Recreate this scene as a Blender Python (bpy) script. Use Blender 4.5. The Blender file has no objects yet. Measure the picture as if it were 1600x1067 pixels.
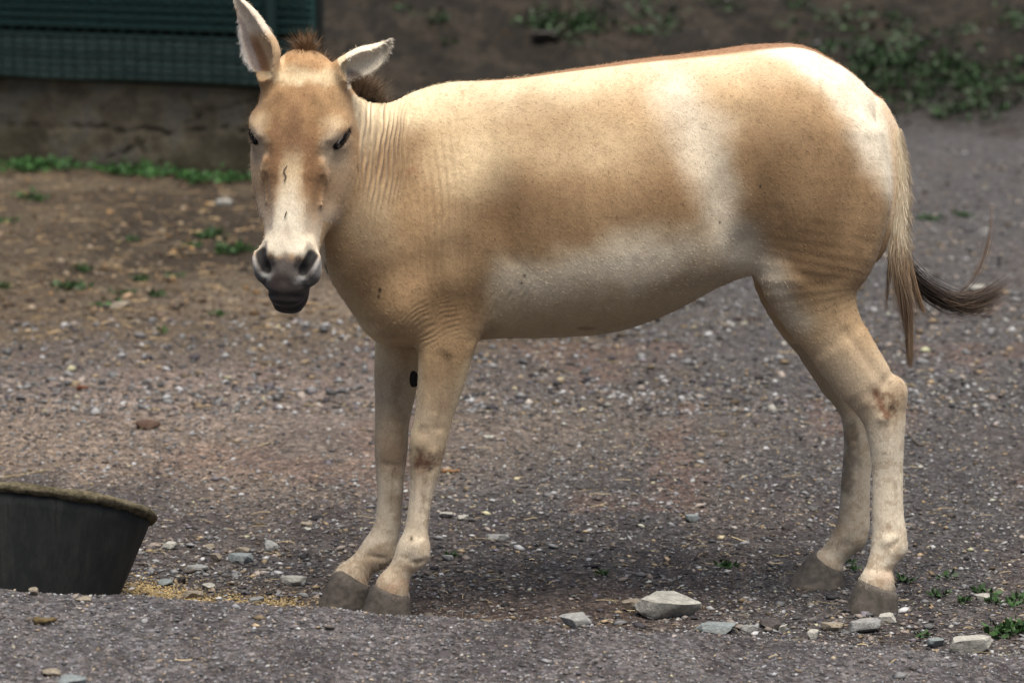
import bpy, math, random
import numpy as np
from mathutils import Vector, Matrix
S = bpy.context.scene
COL = S.collection
RS = np.random.RandomState(7)
random.seed(7)
# ------------------------------------------------------------------ camera
CAMH, PITCH, FPX, IW, IH = 1.90, math.radians(9.0), 5250.0, 1600.0, 1067.0
cam = bpy.data.objects.new('camera', bpy.data.cameras.new('camera')); COL.objects.link(cam)
cam.location = (0, 0, CAMH); cam.rotation_euler = (math.pi/2-PITCH, 0, 0)
cam.data.sensor_width = 36; cam.data.lens = FPX/IW*36
cam.data.clip_start = 0.1; cam.data.clip_end = 500
cam.data.dof.use_dof = True; cam.data.dof.focus_distance = 7.95; cam.data.dof.aperture_fstop = 4.2
S.camera = cam
# ------------------------------------------------------------------ light
SUN_EL, SUN_AZ = math.radians(73), math.radians(160)      # azimuth measured from +Y towards +X
w = bpy.data.worlds.new('World'); S.world = w; w.use_nodes = True
nt = w.node_tree; bg = nt.nodes['Background']
sky = nt.nodes.new('ShaderNodeTexSky'); sky.sky_type = 'NISHITA'; sky.sun_disc = False
sky.sun_elevation = SUN_EL; sky.sun_rotation = SUN_AZ; sky.dust_density = 4.0; sky.air_density = 1.0; sky.ozone_density = 1.0
nt.links.new(sky.outputs[0], bg.inputs[0]); bg.inputs[1].default_value = 0.055
sun = bpy.data.objects.new('sun', bpy.data.lights.new('sun', 'SUN')); COL.objects.link(sun)
sun.data.energy = 3.1; sun.data.angle = math.radians(46); sun.data.color = (1.0, 0.94, 0.86)
sd = Vector((math.sin(SUN_AZ)*math.cos(SUN_EL), math.cos(SUN_AZ)*math.cos(SUN_EL), math.sin(SUN_EL)))
sun.rotation_euler = sd.to_track_quat('Z', 'Y').to_euler()
S.view_settings.view_transform = 'Standard'; S.view_settings.look = 'None'
S.view_settings.exposure = 0.90; S.view_settings.gamma = 1.0

# ------------------------------------------------------------------ helpers
CF = np.array([0, math.cos(PITCH), -math.sin(PITCH)]); CU = np.array([0, math.sin(PITCH), math.cos(PITCH)])
C0 = np.array([0, 0, CAMH])
def P(px, py, Y):
    """a point of the place: measured in the side view, put at distance Y"""
    d = CF + np.array([1., 0, 0])*((px-IW/2)/FPX) + CU*((IH/2-py)/FPX)
    return C0 + d*(Y/d[1])
def sidepx(v, Y=7.88):
    """orthographic side coordinates of points (same units as the measurements)"""
    x = v[:, 0]; z = v[:, 2]-CAMH
    dep = Y*math.cos(PITCH)-z*math.sin(PITCH)
    return IW/2+FPX*x/dep, IH/2-FPX*(Y*math.sin(PITCH)+z*math.cos(PITCH))/dep
MM = lambda px, Y: px*Y/FPX*1.006     # pixels to metres at distance Y
def ss(a, b, x):
    t = np.clip((x-a)/(b-a), 0, 1); return t*t*(3-2*t)
def mesh_obj(name, V, F, mat=None, parent=None, smooth=True, cols=None, attrs=None):
    """V (n,3); F: (m,k) array or list of lists"""
    me = bpy.data.meshes.new(name)
    V = np.asarray(V, dtype=np.float32)
    if isinstance(F, np.ndarray):
        m, k = F.shape
        me.vertices.add(len(V)); me.vertices.foreach_set('co', V.ravel())
        me.loops.add(m*k); me.loops.foreach_set('vertex_index', F.astype(np.int32).ravel())
        me.polygons.add(m); me.polygons.foreach_set('loop_start', np.arange(0, m*k, k, dtype=np.int32))
        me.update(calc_edges=True)
    else:
        me.from_pydata([tuple(v) for v in V], [], F); me.update()
    me.validate()
    if smooth: me.polygons.foreach_set('use_smooth', np.ones(len(me.polygons), dtype=bool))
    if cols is not None:
        a = me.color_attributes.new('coat', 'FLOAT_COLOR', 'POINT')
        c = np.ones((len(V), 4), dtype=np.float32); c[:, :3] = cols
        a.data.foreach_set('color', c.ravel())
    for k2, arr in (attrs or {}).items():
        a = me.attributes.new(k2, 'FLOAT', 'POINT'); a.data.foreach_set('value', np.asarray(arr, dtype=np.float32))
    if mat: me.materials.append(mat)
    o = bpy.data.objects.new(name, me); COL.objects.link(o)
    if parent: o.parent = parent
    return o
def tag(o, label=None, cat=None, group=None, kind=None):
    if label: o['label'] = label
    if cat: o['category'] = cat
    if group: o['group'] = group
    if kind: o['kind'] = kind
    return o
class NT:
    def __init__(s, name):
        s.m = bpy.data.materials.new(name); s.m.use_nodes = True; s.t = s.m.node_tree
        s.b = s.t.nodes['Principled BSDF']
    def n(s, typ, **kw):
        nd = s.t.nodes.new('ShaderNode'+typ)
        for k, v in kw.items():
            if k in nd.inputs: nd.inputs[k].default_value = v
            else: setattr(nd, k, v)
        return nd
    def l(s, a, b): s.t.links.new(a, b)
    def noise(s, vec, scale, detail=3, rough=.55, dist=0):
        nd = s.n('TexNoise', Scale=scale, Detail=detail, Roughness=rough, Distortion=dist)
        if vec is not None: s.l(vec, nd.inputs['Vector'])
        return nd.outputs['Fac']
    def ramp(s, fac, stops):
        nd = s.n('ValToRGB'); cr = nd.color_ramp
        while len(cr.elements) < len(stops): cr.elements.new(.5)
        for e, (p, c) in zip(cr.elements, stops):
            e.position = p; e.color = (c[0], c[1], c[2], 1) if not np.isscalar(c) else (c, c, c, 1)
        s.l(fac, nd.inputs[0]); return nd.outputs[0]
    def mix(s, fac, a, b, typ='MIX'):
        nd = s.n('MixRGB', blend_type=typ)
        for i, x in enumerate((fac, a, b)):
            if isinstance(x, bpy.types.NodeSocket): s.l(x, nd.inputs[i])
            elif i == 0: nd.inputs[0].default_value = x
            else: nd.inputs[i].default_value = (x[0], x[1], x[2], 1) if not np.isscalar(x) else (x, x, x, 1)
        return nd.outputs[0]
    def math(s, op, a, b=0.0):
        nd = s.n('Math', operation=op)
        for i, x in enumerate((a, b)):
            if isinstance(x, bpy.types.NodeSocket): s.l(x, nd.inputs[i])
            else: nd.inputs[i].default_value = x
        return nd.outputs[0]
    def mapping(s, vec, scale=(1, 1, 1), rot=(0, 0, 0)):
        nd = s.n('Mapping'); nd.inputs['Scale'].default_value = scale; nd.inputs['Rotation'].default_value = rot
        s.l(vec, nd.inputs['Vector']); return nd.outputs[0]
    def bump(s, h, dist, strength=1.0, prev=None):
        nd = s.n('Bump', Strength=strength, Distance=dist); s.l(h, nd.inputs['Height'])
        if prev is not None: s.l(prev, nd.inputs['Normal'])
        return nd.outputs[0]
    def attr(s, name):
        nd = s.n('Attribute'); nd.attribute_name = name; return nd
    def coord(s): return s.n('NewGeometry').outputs['Position']
    def objco(s): return s.n('TexCoord').outputs['Object']
    def done(s, col=None, rough=.8, nrm=None, spec=.3):
        if col is not None:
            if isinstance(col, bpy.types.NodeSocket): s.l(col, s.b.inputs['Base Color'])
            else: s.b.inputs['Base Color'].default_value = (*col, 1)
        if isinstance(rough, bpy.types.NodeSocket): s.l(rough, s.b.inputs['Roughness'])
        else: s.b.inputs['Roughness'].default_value = rough
        s.b.inputs['Specular IOR Level'].default_value = spec
        if nrm is not None: s.l(nrm, s.b.inputs['Normal'])
        return s.m

# ------------------------------------------------------------------ value noise for meshes
_perm = RS.rand(64, 64)
def vnoise(x, y, s=1.0, seed=0):
    x = np.asarray(x)*s+seed*7.31; y = np.asarray(y)*s+seed*3.77
    xi = np.floor(x).astype(int); yi = np.floor(y).astype(int); fx = x-xi; fy = y-yi
    fx = fx*fx*(3-2*fx); fy = fy*fy*(3-2*fy)
    g = lambda a, b: _perm[a % 64, b % 64]
    return (g(xi, yi)*(1-fx)+g(xi+1, yi)*fx)*(1-fy)+(g(xi, yi+1)*(1-fx)+g(xi+1, yi+1)*fx)*fy
def fbm(x, y, s, n=4, seed=0):
    r = 0; a = .5; t = 0
    for i in range(n):
        r = r+a*vnoise(x, y, s*2**i, seed+i*5); t += a; a *= .55
    return r/t

# ------------------------------------------------------------------ ground
CRX = np.array([-400, 0, 190, 400, 600, 750, 900, 1300, 1600, 2000.]); CRY = np.array([918, 929, 937, 946, 965, 977, 986, 1012, 1040, 1068.])
YL = 7.06
CZ = np.array([P(a, b, YL)[2] for a, b in zip(CRX, CRY)]); CX = (CRX-800)/FPX*YL
def gz(x, y, fine=True):
    x = np.asarray(x, float); y = np.asarray(y, float)
    cz = np.interp(x, CX, np.maximum(CZ, 0)); cz = cz*(1-ss(2.0, 5.0, np.abs(x)))
    z = cz*(1-ss(YL+.01, YL+.42, y))-np.maximum(YL-y, 0)*.05*np.clip(cz/.1, 0, 1)*(y > 3)
    big = ss(9.5, 13, y)
    z = z+(fbm(x, y, 1.1, 3, 2)-.5)*.05*big
    bank = np.maximum(0, y-19.6-.25*np.sin(x*1.3))
    z = z+bank*.20*ss(0, 1.5, bank)+(fbm(x, y, 1.7, 3, 6)-.5)*.20*ss(0, 2, bank)
    if fine:
        calm = 1-.6*np.exp(-((x-.2)**2)/.6-((y-7.95)**2)/.05)
        z = z+(fbm(x, y, 9, 3, 4)-.5)*.020*calm+(fbm(x, y, 40, 3, 11)-.5)*.009
    return z
def spaced(segs):
    out = [segs[0][0]]
    for a, b, s0, s1 in segs:
        v = a; 
        while v < b-1e-6:
            t = (v-a)/(b-a); v = min(b, v+s0*(1-t)+s1*t); out.append(v)
    return np.array(out)
gxs = spaced([(1e-9, 1.55, .011, .011), (1.55, 4, .02, .12), (4, 70, .15, 8)]); gxs = np.concatenate([-gxs[::-1], gxs])
gys = spaced([(-10, 5.5, 2, .3), (5.5, 6.5, .15, .02), (6.5, 8.4, .010, .010), (8.4, 12, .011, .025), (12, 24, .025, .10), (24, 150, .15, 10)])
GX, GY = np.meshgrid(gxs, gys, indexing='ij'); GZ = gz(GX, GY)
n0, n1 = GX.shape; I = np.arange(n0*n1).reshape(n0, n1)
GF = np.stack([I[:-1, :-1], I[1:, :-1], I[1:, 1:], I[:-1, 1:]], -1).reshape(-1, 4)
gx_, gy_ = GX.ravel(), GY.ravel()
gc = np.tile(np.array([.074, .070, .071]), (len(gx_), 1))
def gpaint(m, c):
    m = np.clip(m, 0, 1)[:, None]; gc[:] = gc*(1-m)+np.asarray(c)*m
nb1 = fbm(gx_, gy_*.45, 2.2, 4, 12); nb2 = fbm(gx_, gy_*.4, 5.5, 4, 15); nb3 = fbm(gx_, gy_, 14, 3, 18)
bk_ = ss(19.3, 20.2, gy_+(nb1-.5)*1.2)
gpaint(.45*ss(.42, .62, nb1), [.105, .083, .072]); gpaint(.75*(1-ss(7.1, 7.3, gy_))*(.6+.5*nb2), [.130, .123, .130]); gpaint(.6*ss(.0, .8, gx_+nb1-.5)*ss(9, 11, gy_)*(1-bk_), [.098, .094, .094]); gpaint(.3*np.exp(-((gx_-.1)/1.1)**2-((gy_-8.5)/.5)**2), [.045, .040, .042])  # last wash paints the soft shadow beneath the animal into the soil
gpaint(.75*ss(9.3, 10.2, gy_+nb1)*(1-ss(11.0, 12.2, gy_+nb1*1.2))*(1-ss(-.9, .1, gx_+(nb1-.5)*1.4)), [.235, .180, .140])
gpaint(.5*ss(9.6, 10.6, gy_+nb1)*(1-ss(10.8, 12.2, gy_+nb1*1.2))*(1-ss(.2, 1.1, gx_)), [.165, .132, .105])
gpaint(.8*ss(11.0, 12.8, gy_+nb2)*(1-ss(-.2, .9, gx_+(nb1-.5)*2)), [.112, .084, .056])
gpaint(.7*ss(13.5, 14.6, gy_+nb2*1.5)*(1-ss(-.4, .3, gx_+(nb1-.5)*2))*(1-.5*ss(-1.6, -2.4, gx_)), [.040, .031, .022])
gpaint(.55*ss(.52, .62, nb2)*(gy_ < 9.5), [.055, .048, .050])
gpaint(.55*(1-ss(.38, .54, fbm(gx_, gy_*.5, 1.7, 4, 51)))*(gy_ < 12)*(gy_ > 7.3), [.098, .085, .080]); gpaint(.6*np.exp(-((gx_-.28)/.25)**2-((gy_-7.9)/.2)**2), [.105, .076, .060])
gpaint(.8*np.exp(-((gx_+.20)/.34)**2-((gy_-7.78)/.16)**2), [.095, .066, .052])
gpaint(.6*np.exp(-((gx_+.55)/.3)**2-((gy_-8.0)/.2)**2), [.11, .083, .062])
gpaint(.35*ss(.55, .68, fbm(gx_, gy_*.4, 3.5, 3, 33))*(gy_ > 9)*(gy_ < 12), [.17, .105, .082])
bk = ss(19.0, 21.2, gy_+(nb1-.5)*2.6+(nb3-.5)*1.2)
gpaint(.95*bk, [.020, .0170, .0125]); gpaint(.7*bk*ss(.48, .56, nb2), [.048, .039, .029]); gpaint(.6*bk*ss(.5, .6, nb3), [.012, .011, .009])  # dark bank soil, lowered further so its colour carries the bank's shade
gpaint(.6*ss(.45, .6, nb2)*ss(11.5, 13, gy_)*(1-bk_)*(1-ss(-.6, .4, gx_)), [.135, .108, .075]); gpaint(.7*np.exp(-((gx_+1.35)/.75)**2-((gy_-15.6)/1.5)**2), [.034, .027, .020])
gc *= .86; gc *= np.array([1.0, 1.0, .97]); gpaint(.5*np.exp(-((gx_+1.1)/.9)**2-((gy_-10.9)/.8)**2), [.20, .165, .145]); gpaint(.5*np.exp(-((gx_+.7)/.6)**2-((gy_-13.0)/.6)**2), [.19, .155, .12])
mg = NT('gravel_soil'); gco = mg.coord()
vo = mg.n('TexVoronoi', Scale=105.0, Randomness=1.0); mg.l(gco, vo.inputs['Vector'])
vo2 = mg.n('TexVoronoi', Scale=48.0, Randomness=1.0); mg.l(gco, vo2.inputs['Vector'])
f1 = mg.noise(gco, 60, 5, .65); f2 = mg.noise(gco, 9, 4, .6)
g0 = mg.attr('coat').outputs['Color']
sep = mg.n('SeparateColor'); mg.l(vo.outputs['Color'], sep.inputs[0]); sep2 = mg.n('SeparateColor'); mg.l(vo2.outputs['Color'], sep2.inputs[0])
g1 = mg.mix(.85, g0, mg.ramp(sep.outputs[0], [(0, (.40, .40, .42)), (.45, (.85, .85, .88)), (.8, (1.2, 1.22, 1.28)), (1, (2.1, 2.15, 2.2))]), 'MULTIPLY')
g2 = mg.mix(.55, g1, mg.ramp(sep2.outputs[1], [(0, (.6, .55, .5)), (.6, (1, 1, 1)), (1, (1.5, 1.4, 1.25))]), 'MULTIPLY')
g3 = mg.mix(.7, g2, mg.ramp(f1, [(.3, .45), (.55, 1.05), (.75, 1.5)]), 'MULTIPLY')
g4 = mg.mix(.6, g3, mg.ramp(f2, [(.3, .65), (.6, 1.12)]), 'MULTIPLY')
gb = mg.bump(vo2.outputs['Distance'], .006, .6); gb = mg.bump(vo.outputs['Distance'], .005, .8, gb); gb = mg.bump(f1, .006, .8, gb)
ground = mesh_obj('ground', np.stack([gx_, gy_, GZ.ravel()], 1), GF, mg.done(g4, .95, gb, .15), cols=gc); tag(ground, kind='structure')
print('ground', GX.shape)

# ---- loose stones
def scatter(n, ymin, ymax, rs, margin=1.25):
    """positions over the yard, denser nearby"""
    q = rs.rand(n); Y = 1/np.sqrt((1/ymin**2)*(1-q)+(1/ymax**2)*q); X = (rs.rand(n)*2-1)*(Y*800/FPX)*margin; return X, Y
OCT = np.array([(1, 0, 0), (-1, 0, 0), (0, 1, 0), (0, -1, 0), (0, 0, 1), (0, 0, -1), (.62, .62, .35), (-.62, .62, .35), (-.62, -.62, .35), (.62, -.62, .35)])
OF = np.array([(0, 6, 9), (6, 2, 7), (7, 1, 8), (8, 3, 9), (4, 6, 7), (4, 7, 8), (4, 8, 9), (4, 9, 6), (0, 2, 6), (2, 1, 7), (1, 3, 8), (3, 0, 9), (5, 2, 0), (5, 1, 2), (5, 3, 1), (5, 0, 3)])
def pebbles(X, Y, r, rs, flat=.5, cols=None, sink=.25, elong=.35):
    n = len(X); v = OCT[None]*(1+rs.randn(n, len(OCT), 3)*.18); sc = np.stack([r*(1+rs.rand(n)*elong), r*(1-rs.rand(n)*elong*.8), r*(flat+.3*rs.rand(n))], 1)
    v = v*sc[:, None]; a = rs.rand(n)*6.283; ca, sa = np.cos(a), np.sin(a); tl = rs.randn(n)*.28
    z = v[:, :, 2]*np.cos(tl)[:, None]+v[:, :, 0]*np.sin(tl)[:, None]; x = v[:, :, 0]*np.cos(tl)[:, None]-v[:, :, 2]*np.sin(tl)[:, None]
    y = v[:, :, 1]; X2 = x*ca[:, None]-y*sa[:, None]+X[:, None]; Y2 = x*sa[:, None]+y*ca[:, None]+Y[:, None]
    Z2 = z+(gz(X, Y)+sc[:, 2]*(1-2*sink)*.6)[:, None]
    Vv = np.stack([X2, Y2, Z2], -1).reshape(-1, 3); Ff = (OF[None]+(np.arange(n)*len(OCT))[:, None, None]).reshape(-1, 3)
    return Vv, Ff, np.repeat(cols, len(OCT), 0)
def stonecol(n, rs):
    k = rs.rand(n)[:, None]; b = 1.12*np.exp(rs.randn(n)*.55)[:, None]
    c = np.where(k < .45, np.array([[.112, .112, .112]]), np.where(k < .70, np.array([[.135, .115, .100]]), np.where(k < .85, np.array([[.055, .05, .055]]), np.where(k < .982, np.array([[.17, .13, .085]]), np.array([[.28, .27, .24]])))))
    return np.clip(c*b, .01, .36)
mst = NT('stone_small'); sn_ = mst.noise(mst.coord(), 160, 3, .6)
stone_m = mst.done(mst.mix(.6, mst.attr('coat').outputs['Color'], mst.ramp(sn_, [(.3, .6), (.7, 1.35)]), 'MULTIPLY'), .9, mst.bump(sn_, .002, .6), .2)
rs = np.random.RandomState(11)
X, Y = scatter(74000, 6.2, 11, rs); r = np.exp(rs.randn(len(X))*.42)*.0032*(1+.5*ss(8, 11, Y))*(1-.25*(Y < 7.2)); r = np.minimum(r, .011)
pk = fbm(X, Y*.5, 1.7, 4, 51); kp = (rs.rand(len(X)) < .22+.9*ss(.38, .54, pk)) | (Y < 7.35); X, Y, r = X[kp], Y[kp], r[kp]
sc_ = stonecol(len(X), rs); sc_ = np.where((Y < 7.2)[:, None], sc_*np.array([.95, .95, 1.0])+.03, sc_); v, f, c = pebbles(X, Y, r, rs, flat=.38, cols=sc_)
tag(mesh_obj('gravel', v, f, stone_m, smooth=False, cols=c), 'fine grey and brown gravel covering the yard floor', 'gravel', kind='stuff')
X, Y = scatter(26000, 10.5, 27, rs); r = np.minimum(np.exp(rs.randn(len(X))*.5)*.0062, .022)
c_ = stonecol(len(X), rs); lf = ((X < .2) & (Y > 12.5))[:, None]; c_ = np.where(lf, c_*np.array([.9, .72, .52]), c_); c_ = np.where((Y > 19.5)[:, None], c_*.5, c_)
v, f, c = pebbles(X, Y, r, rs, cols=c_)
tag(mesh_obj('gravel', v, f, stone_m, smooth=False, cols=c), 'coarser gravel on the far part of the yard', 'gravel', kind='stuff')
# mid-size chips, thicker in a few places
rs = np.random.RandomState(12); px = []; 
for cx, cy, sx_, sy_, n in [(-.78, 8.25, .28, .22, 420), (.1, 8.4, .9, .45, 520), (.75, 7.75, .45, .12, 220), (-.2, 9.2, .9, .8, 300), (.8, 9, .6, .7, 200), (.2, 7.35, .9, .12, 160), (-.6, 7.0, .7, .2, 120)]:
    px.append(np.stack([cx+rs.randn(n)*sx_, cy+rs.randn(n)*sy_, np.minimum(np.exp(rs.randn(n)*.40)*.0075, .018)], 1))
px = np.vstack(px); px = px[(px[:, 1] > 6.4)]
v, f, c = pebbles(px[:, 0], px[:, 1], px[:, 2], rs, flat=.28, cols=np.clip(stonecol(len(px), rs)*1.25, 0, .5))
tag(mesh_obj('stone_chips', v, f, stone_m, smooth=False, cols=c), 'loose flat stone chips lying among the gravel', 'stone chips', kind='stuff')

# ---- blades of straw
def ribbons(X, Y, ln, wd, ang, cols, rs, lift=.004, seg=3):
    n = len(X); V_ = []; d = np.stack([np.cos(ang), np.sin(ang)], 1); s_ = np.stack([-d[:, 1], d[:, 0]], 1); bd = rs.randn(n)*.18; tz = rs.rand(n)*lift*2
    for k in range(seg+1):
        t = k/seg-.5; q = np.stack([X, Y], 1)+d*(ln*t)[:, None]+s_*(bd*ln*t*t)[:, None]; z = gz(q[:, 0], q[:, 1])+lift+tz*(1-abs(t))
        for sg in (-1, 1):
            e = q+s_*(sg*wd*(1-.6*abs(t)))[:, None]; V_.append(np.stack([e[:, 0], e[:, 1], z+sg*wd*.6], 1))
    V_ = np.stack(V_, 1).reshape(-1, 3); b = (np.arange(n)*2*(seg+1))[:, None]
    return V_, np.concatenate([b+np.array([2*k, 2*k+1, 2*k+3, 2*k+2]) for k in range(seg)], 0), np.repeat(cols, 2*(seg+1), 0)
mw = NT('straw'); straw_m = mw.done(mw.attr('coat').outputs['Color'], .8, None, .2)
rs = np.random.RandomState(13)
X, Y = scatter(1500, 6.5, 13, rs); k = ((Y > 7.5) & (rs.rand(1500) < .6)) | (rs.rand(1500) < .08); X = X[k]; Y = Y[k]; c_ = np.array([.27, .215, .125])*np.exp(rs.randn(len(X), 1)*.4)
v1, f1_, c1_ = ribbons(X, Y, .012+.05*rs.rand(len(X))**2, np.full(len(X), .0008), rs.randn(len(X))*.9, c_, rs)
n = 1100; Y = 12+rs.rand(n)*6.5; X = -.2-rs.rand(n)**.8*(Y*.155+.3); c_ = np.array([.17, .12, .065])*np.exp(rs.randn(n, 1)*.45)
v2, f2_, c2_ = ribbons(X, Y, .02+.07*rs.rand(n), .001+.0022*rs.rand(n), rs.randn(n)*.9, c_, rs)
tag(mesh_obj('straw', np.vstack([v1, v2]), np.vstack([f1_, f2_+len(v1)]), straw_m, cols=np.vstack([c1_, c2_])), 'pale straw bits strewn over the yard', 'straw', kind='stuff')
# ---- spilt feed grain beside the tub
n = 3600; t = rs.rand(n); X = -.95+t*.42+rs.randn(n)*.04; Y = 7.97+rs.randn(n)*.045-.03*t
k = rs.rand(n) < .45; X[k] = -.88+rs.randn(k.sum())*.05; Y[k] = 8.03+rs.randn(k.sum())*.07
v, f, c = pebbles(X, Y, .0026+.0012*rs.rand(n), rs, flat=.6, cols=np.array([.27, .20, .10])*np.exp(rs.randn(n, 1)*.35), elong=.6, sink=0)
tag(mesh_obj('grain', v, f, straw_m, smooth=False, cols=c), 'spilt golden feed grain on the ground right of the black tub', 'grain', kind='stuff')

# ---- green weeds
def leaves(C, r, n, ln, cols, rs, up=.6, sh=.5):
    """n leaves spread round each centre"""
    m = len(C); c = np.repeat(C, n, 0); N = m*n; rr = np.repeat(r, n)
    off = rs.randn(N, 3)*np.stack([rr, rr, rr*sh], 1)*.5; off[:, 2] = np.abs(off[:, 2]); p = c+off
    d = rs.randn(N, 3); d[:, 2] = np.abs(d[:, 2])*up+.15; d /= np.linalg.norm(d, axis=1)[:, None]; s_ = np.cross(d, rs.randn(N, 3)); s_ /= np.linalg.norm(s_, axis=1)[:, None]
    L = ln*(.5+rs.rand(N))[:, None]; nn = np.cross(d, s_)
    V_ = np.stack([p, p+d*L*.5+s_*L*.24+nn*L*.05, p+d*L, p+d*L*.5-s_*L*.24+nn*L*.05], 1).reshape(-1, 3)
    return V_, (np.arange(N)*4)[:, None]+np.array([0, 1, 2, 3]), np.repeat(np.clip(cols*np.exp(rs.randn(N, 1)*.35), .004, .6), 4, 0)
ml = NT('leaf'); leaf_m = ml.done(ml.attr('coat').outputs['Color'], .6, None, .35)
def on_ground(px, py):
    """where a measured ground point lies on the terrain"""
    a = 6.2; ys = np.arange(6.2, 40, .01); d = CF+np.array([1., 0, 0])*((px-IW/2)/FPX)+CU*((IH/2-py)/FPX)
    pt = C0+d[None]*(ys/d[1])[:, None]; g = gz(pt[:, 0], pt[:, 1], False); i = np.argmax(pt[:, 2] <= g)
    return pt[i][0], pt[i][1]
rs = np.random.RandomState(14)
n = 130; x = -3.0+rs.rand(n)*2.1; yb = 18.0-(x+2.74)*.40-.14-rs.rand(n)**1.5*.30; C_ = np.stack([x, yb, gz(x, yb)+.01], 1)
keep = rs.rand(n) < (.10+1.0*vnoise(x, 0*x, 4, 3)**1.3); C_ = C_[keep]
v, f, c = leaves(C_, .05+.05*rs.rand(len(C_)), 26, .035, np.array([.030, .088, .019]), rs)
tag(mesh_obj('weeds', v, f, leaf_m, smooth=False, cols=c), 'low green weeds along the foot of the concrete wall', 'weeds', kind='stuff')
C_ = []
for px, py, sx_, sy_, n in [(1500, 130, 90, 34, 130), (1560, 160, 60, 25, 80), (1440, 175, 60, 20, 30), (1340, 90, 80, 30, 110), (880, 40, 40, 18, 90), (700, 30, 60, 20, 22), (1020, 45, 60, 15, 30), (1330, 40, 60, 15, 24), (1575, 40, 30, 20, 30), (1100, 20, 140, 12, 26), (1400, 120, 80, 30, 90)]:
    for _ in range(int(n*.34)):
        a, b = rs.randn(2)*.8; q = (px+a*sx_, max(-60, py+b*sy_)); 
        if q[1] > 205: continue
        gx0, gy0 = on_ground(*q); C_.append((gx0, gy0, gz(gx0, gy0)+.01))
C_ = np.array(C_)
v, f, c = leaves(C_, .05+.09*rs.rand(len(C_)), 16, .045, np.array([.018, .040, .012]), rs)
tag(mesh_obj('weeds', v, f, leaf_m, smooth=False, cols=c), 'patchy dark green weeds on the shaded bank', 'weeds', kind='stuff')
C_ = []
for px, py, n, r in [(110, 455, 5, .04), (135, 425, 4, .03), (8, 452, 4, .03), (245, 465, 4, .03), (225, 440, 3, .03), (330, 372, 5, .05), (360, 398, 6, .05), (300, 385, 3, .03), (210, 378, 3, .02), (60, 315, 5, .05), (275, 435, 2, .02), (165, 480, 3, .03), (260, 520, 2, .02), (345, 495, 2, .02), (375, 395, 4, .04), (200, 460, 3, .02), (5, 350, 3, .03),
    (945, 900, 2, .008), (1135, 888, 3, .012), (1420, 910, 2, .02), (1330, 882, 2, .01), (1565, 990, 6, .025), (1590, 985, 5, .025), (1480, 905, 1, .02), (1540, 930, 2, .02), (1460, 935, 3, .012), (1500, 945, 3, .01), (700, 870, 2, .01), (1340, 897, 2, .008), (1555, 945, 3, .01), (1590, 945, 3, .02), (1445, 995, 2, .01), (1105, 245, 3, .03), (1455, 345, 4, .03), (1505, 340, 3, .03)]:
    for _ in range(n):
        a, b = rs.randn(2)*.8; x0, y0 = on_ground(px, py); x0 += a*r; y0 += b*r; C_.append((x0, y0, gz(x0, y0)+.003, r))
C_ = np.array(C_)
v, f, c = leaves(C_[:, :3], C_[:, 3]*.9+.004, 14, 1.0, np.array([.030, .070, .018]), rs)
# leaf length follows the patch it belongs to
Lf = np.repeat(.010+C_[:, 3]*.45, 14); v = v.reshape(-1, 4, 3); v = v[:, :1]+(v-v[:, :1])*Lf[:, None, None]; v = v.reshape(-1, 3)
tag(mesh_obj('weeds', v, f, leaf_m, smooth=False, cols=c), 'small bright green seedlings scattered over the gravel', 'weeds', kind='stuff')

# ------------------------------------------------------------------ shed behind: concrete footing, green boards, wire mesh
shed = bpy.data.objects.new('shed', None); COL.objects.link(shed)
A0 = P(0, 250, 18.0); B0 = P(499, 277.5, 17.17); dr = (B0-A0); dr[2] = 0; Lw = np.linalg.norm(dr); dr /= Lw; nr = np.array([dr[1], -dr[0], 0]); nr = nr if nr[1] < 0 else -nr
shed.location = (A0[0], A0[1], 0)
tag(shed, 'dark green slatted shed with wire mesh on a cracked concrete footing', 'shed')
def wp(s, z, d=0): return np.array([A0[0], A0[1], 0])+dr*s+nr*d+np.array([0, 0, z])
Z1 = P(0, 122, 18.0)[2]; XL = -4.5
def child(name, V, F, m, **kw):
    o = mesh_obj(name, np.asarray(V)-np.array([A0[0], A0[1], 0]), F, m, shed, **kw); return o
# footing: displaced front face with cracks
us = np.arange(XL, Lw+.001, .012); vs = np.arange(-.15, Z1+.001, .012); U, W_ = np.meshgrid(us, vs, indexing='ij')
dsp = (fbm(U, W_, 3, 4, 2)-.5)*.035+(fbm(U, W_, 20, 3, 5)-.5)*.012
def toU(px, py):
    s = px/503*Lw; z = P(px, py, 18.0-.83*px/503)[2]; return s, z
crk = np.full(U.shape, 9.)
for poly in ([(-200, 190), (0, 195), (60, 197), (150, 201), (240, 203), (275, 206), (330, 202), (390, 204), (500, 206)], [(150, 262), (175, 250), (200, 238), (235, 225), (275, 206), (305, 190), (340, 178), (380, 166), (430, 150)], [(225, 215), (222, 228), (232, 236)], [(-150, 130), (-120, 190)]):
    for (a0, b0), (a1, b1) in zip(poly[:-1], poly[1:]):
        s0, z0 = toU(a0, b0); s1, z1 = toU(a1, b1); t = np.clip(((U-s0)*(s1-s0)+(W_-z0)*(z1-z0))/((s1-s0)**2+(z1-z0)**2), 0, 1)
        crk = np.minimum(crk, np.hypot(U-s0-t*(s1-s0)+(fbm(U, W_, 14, 2, 3)-.5)*.05, W_-z0-t*(z1-z0)+(fbm(U, W_, 14, 2, 7)-.5)*.05))
dsp = dsp-.018*np.exp(-(crk/.008)**2)
FV = (np.array([A0[0], A0[1], 0])[None, None]+dr*U[..., None]+nr*dsp[..., None]); FV[..., 2] = W_
fc = np.tile(np.array([.150, .128, .088]), (U.size, 1)); q1 = fbm(U, W_, 1.6, 4, 3).ravel(); q2 = fbm(U, W_, 6, 4, 8).ravel()
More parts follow.
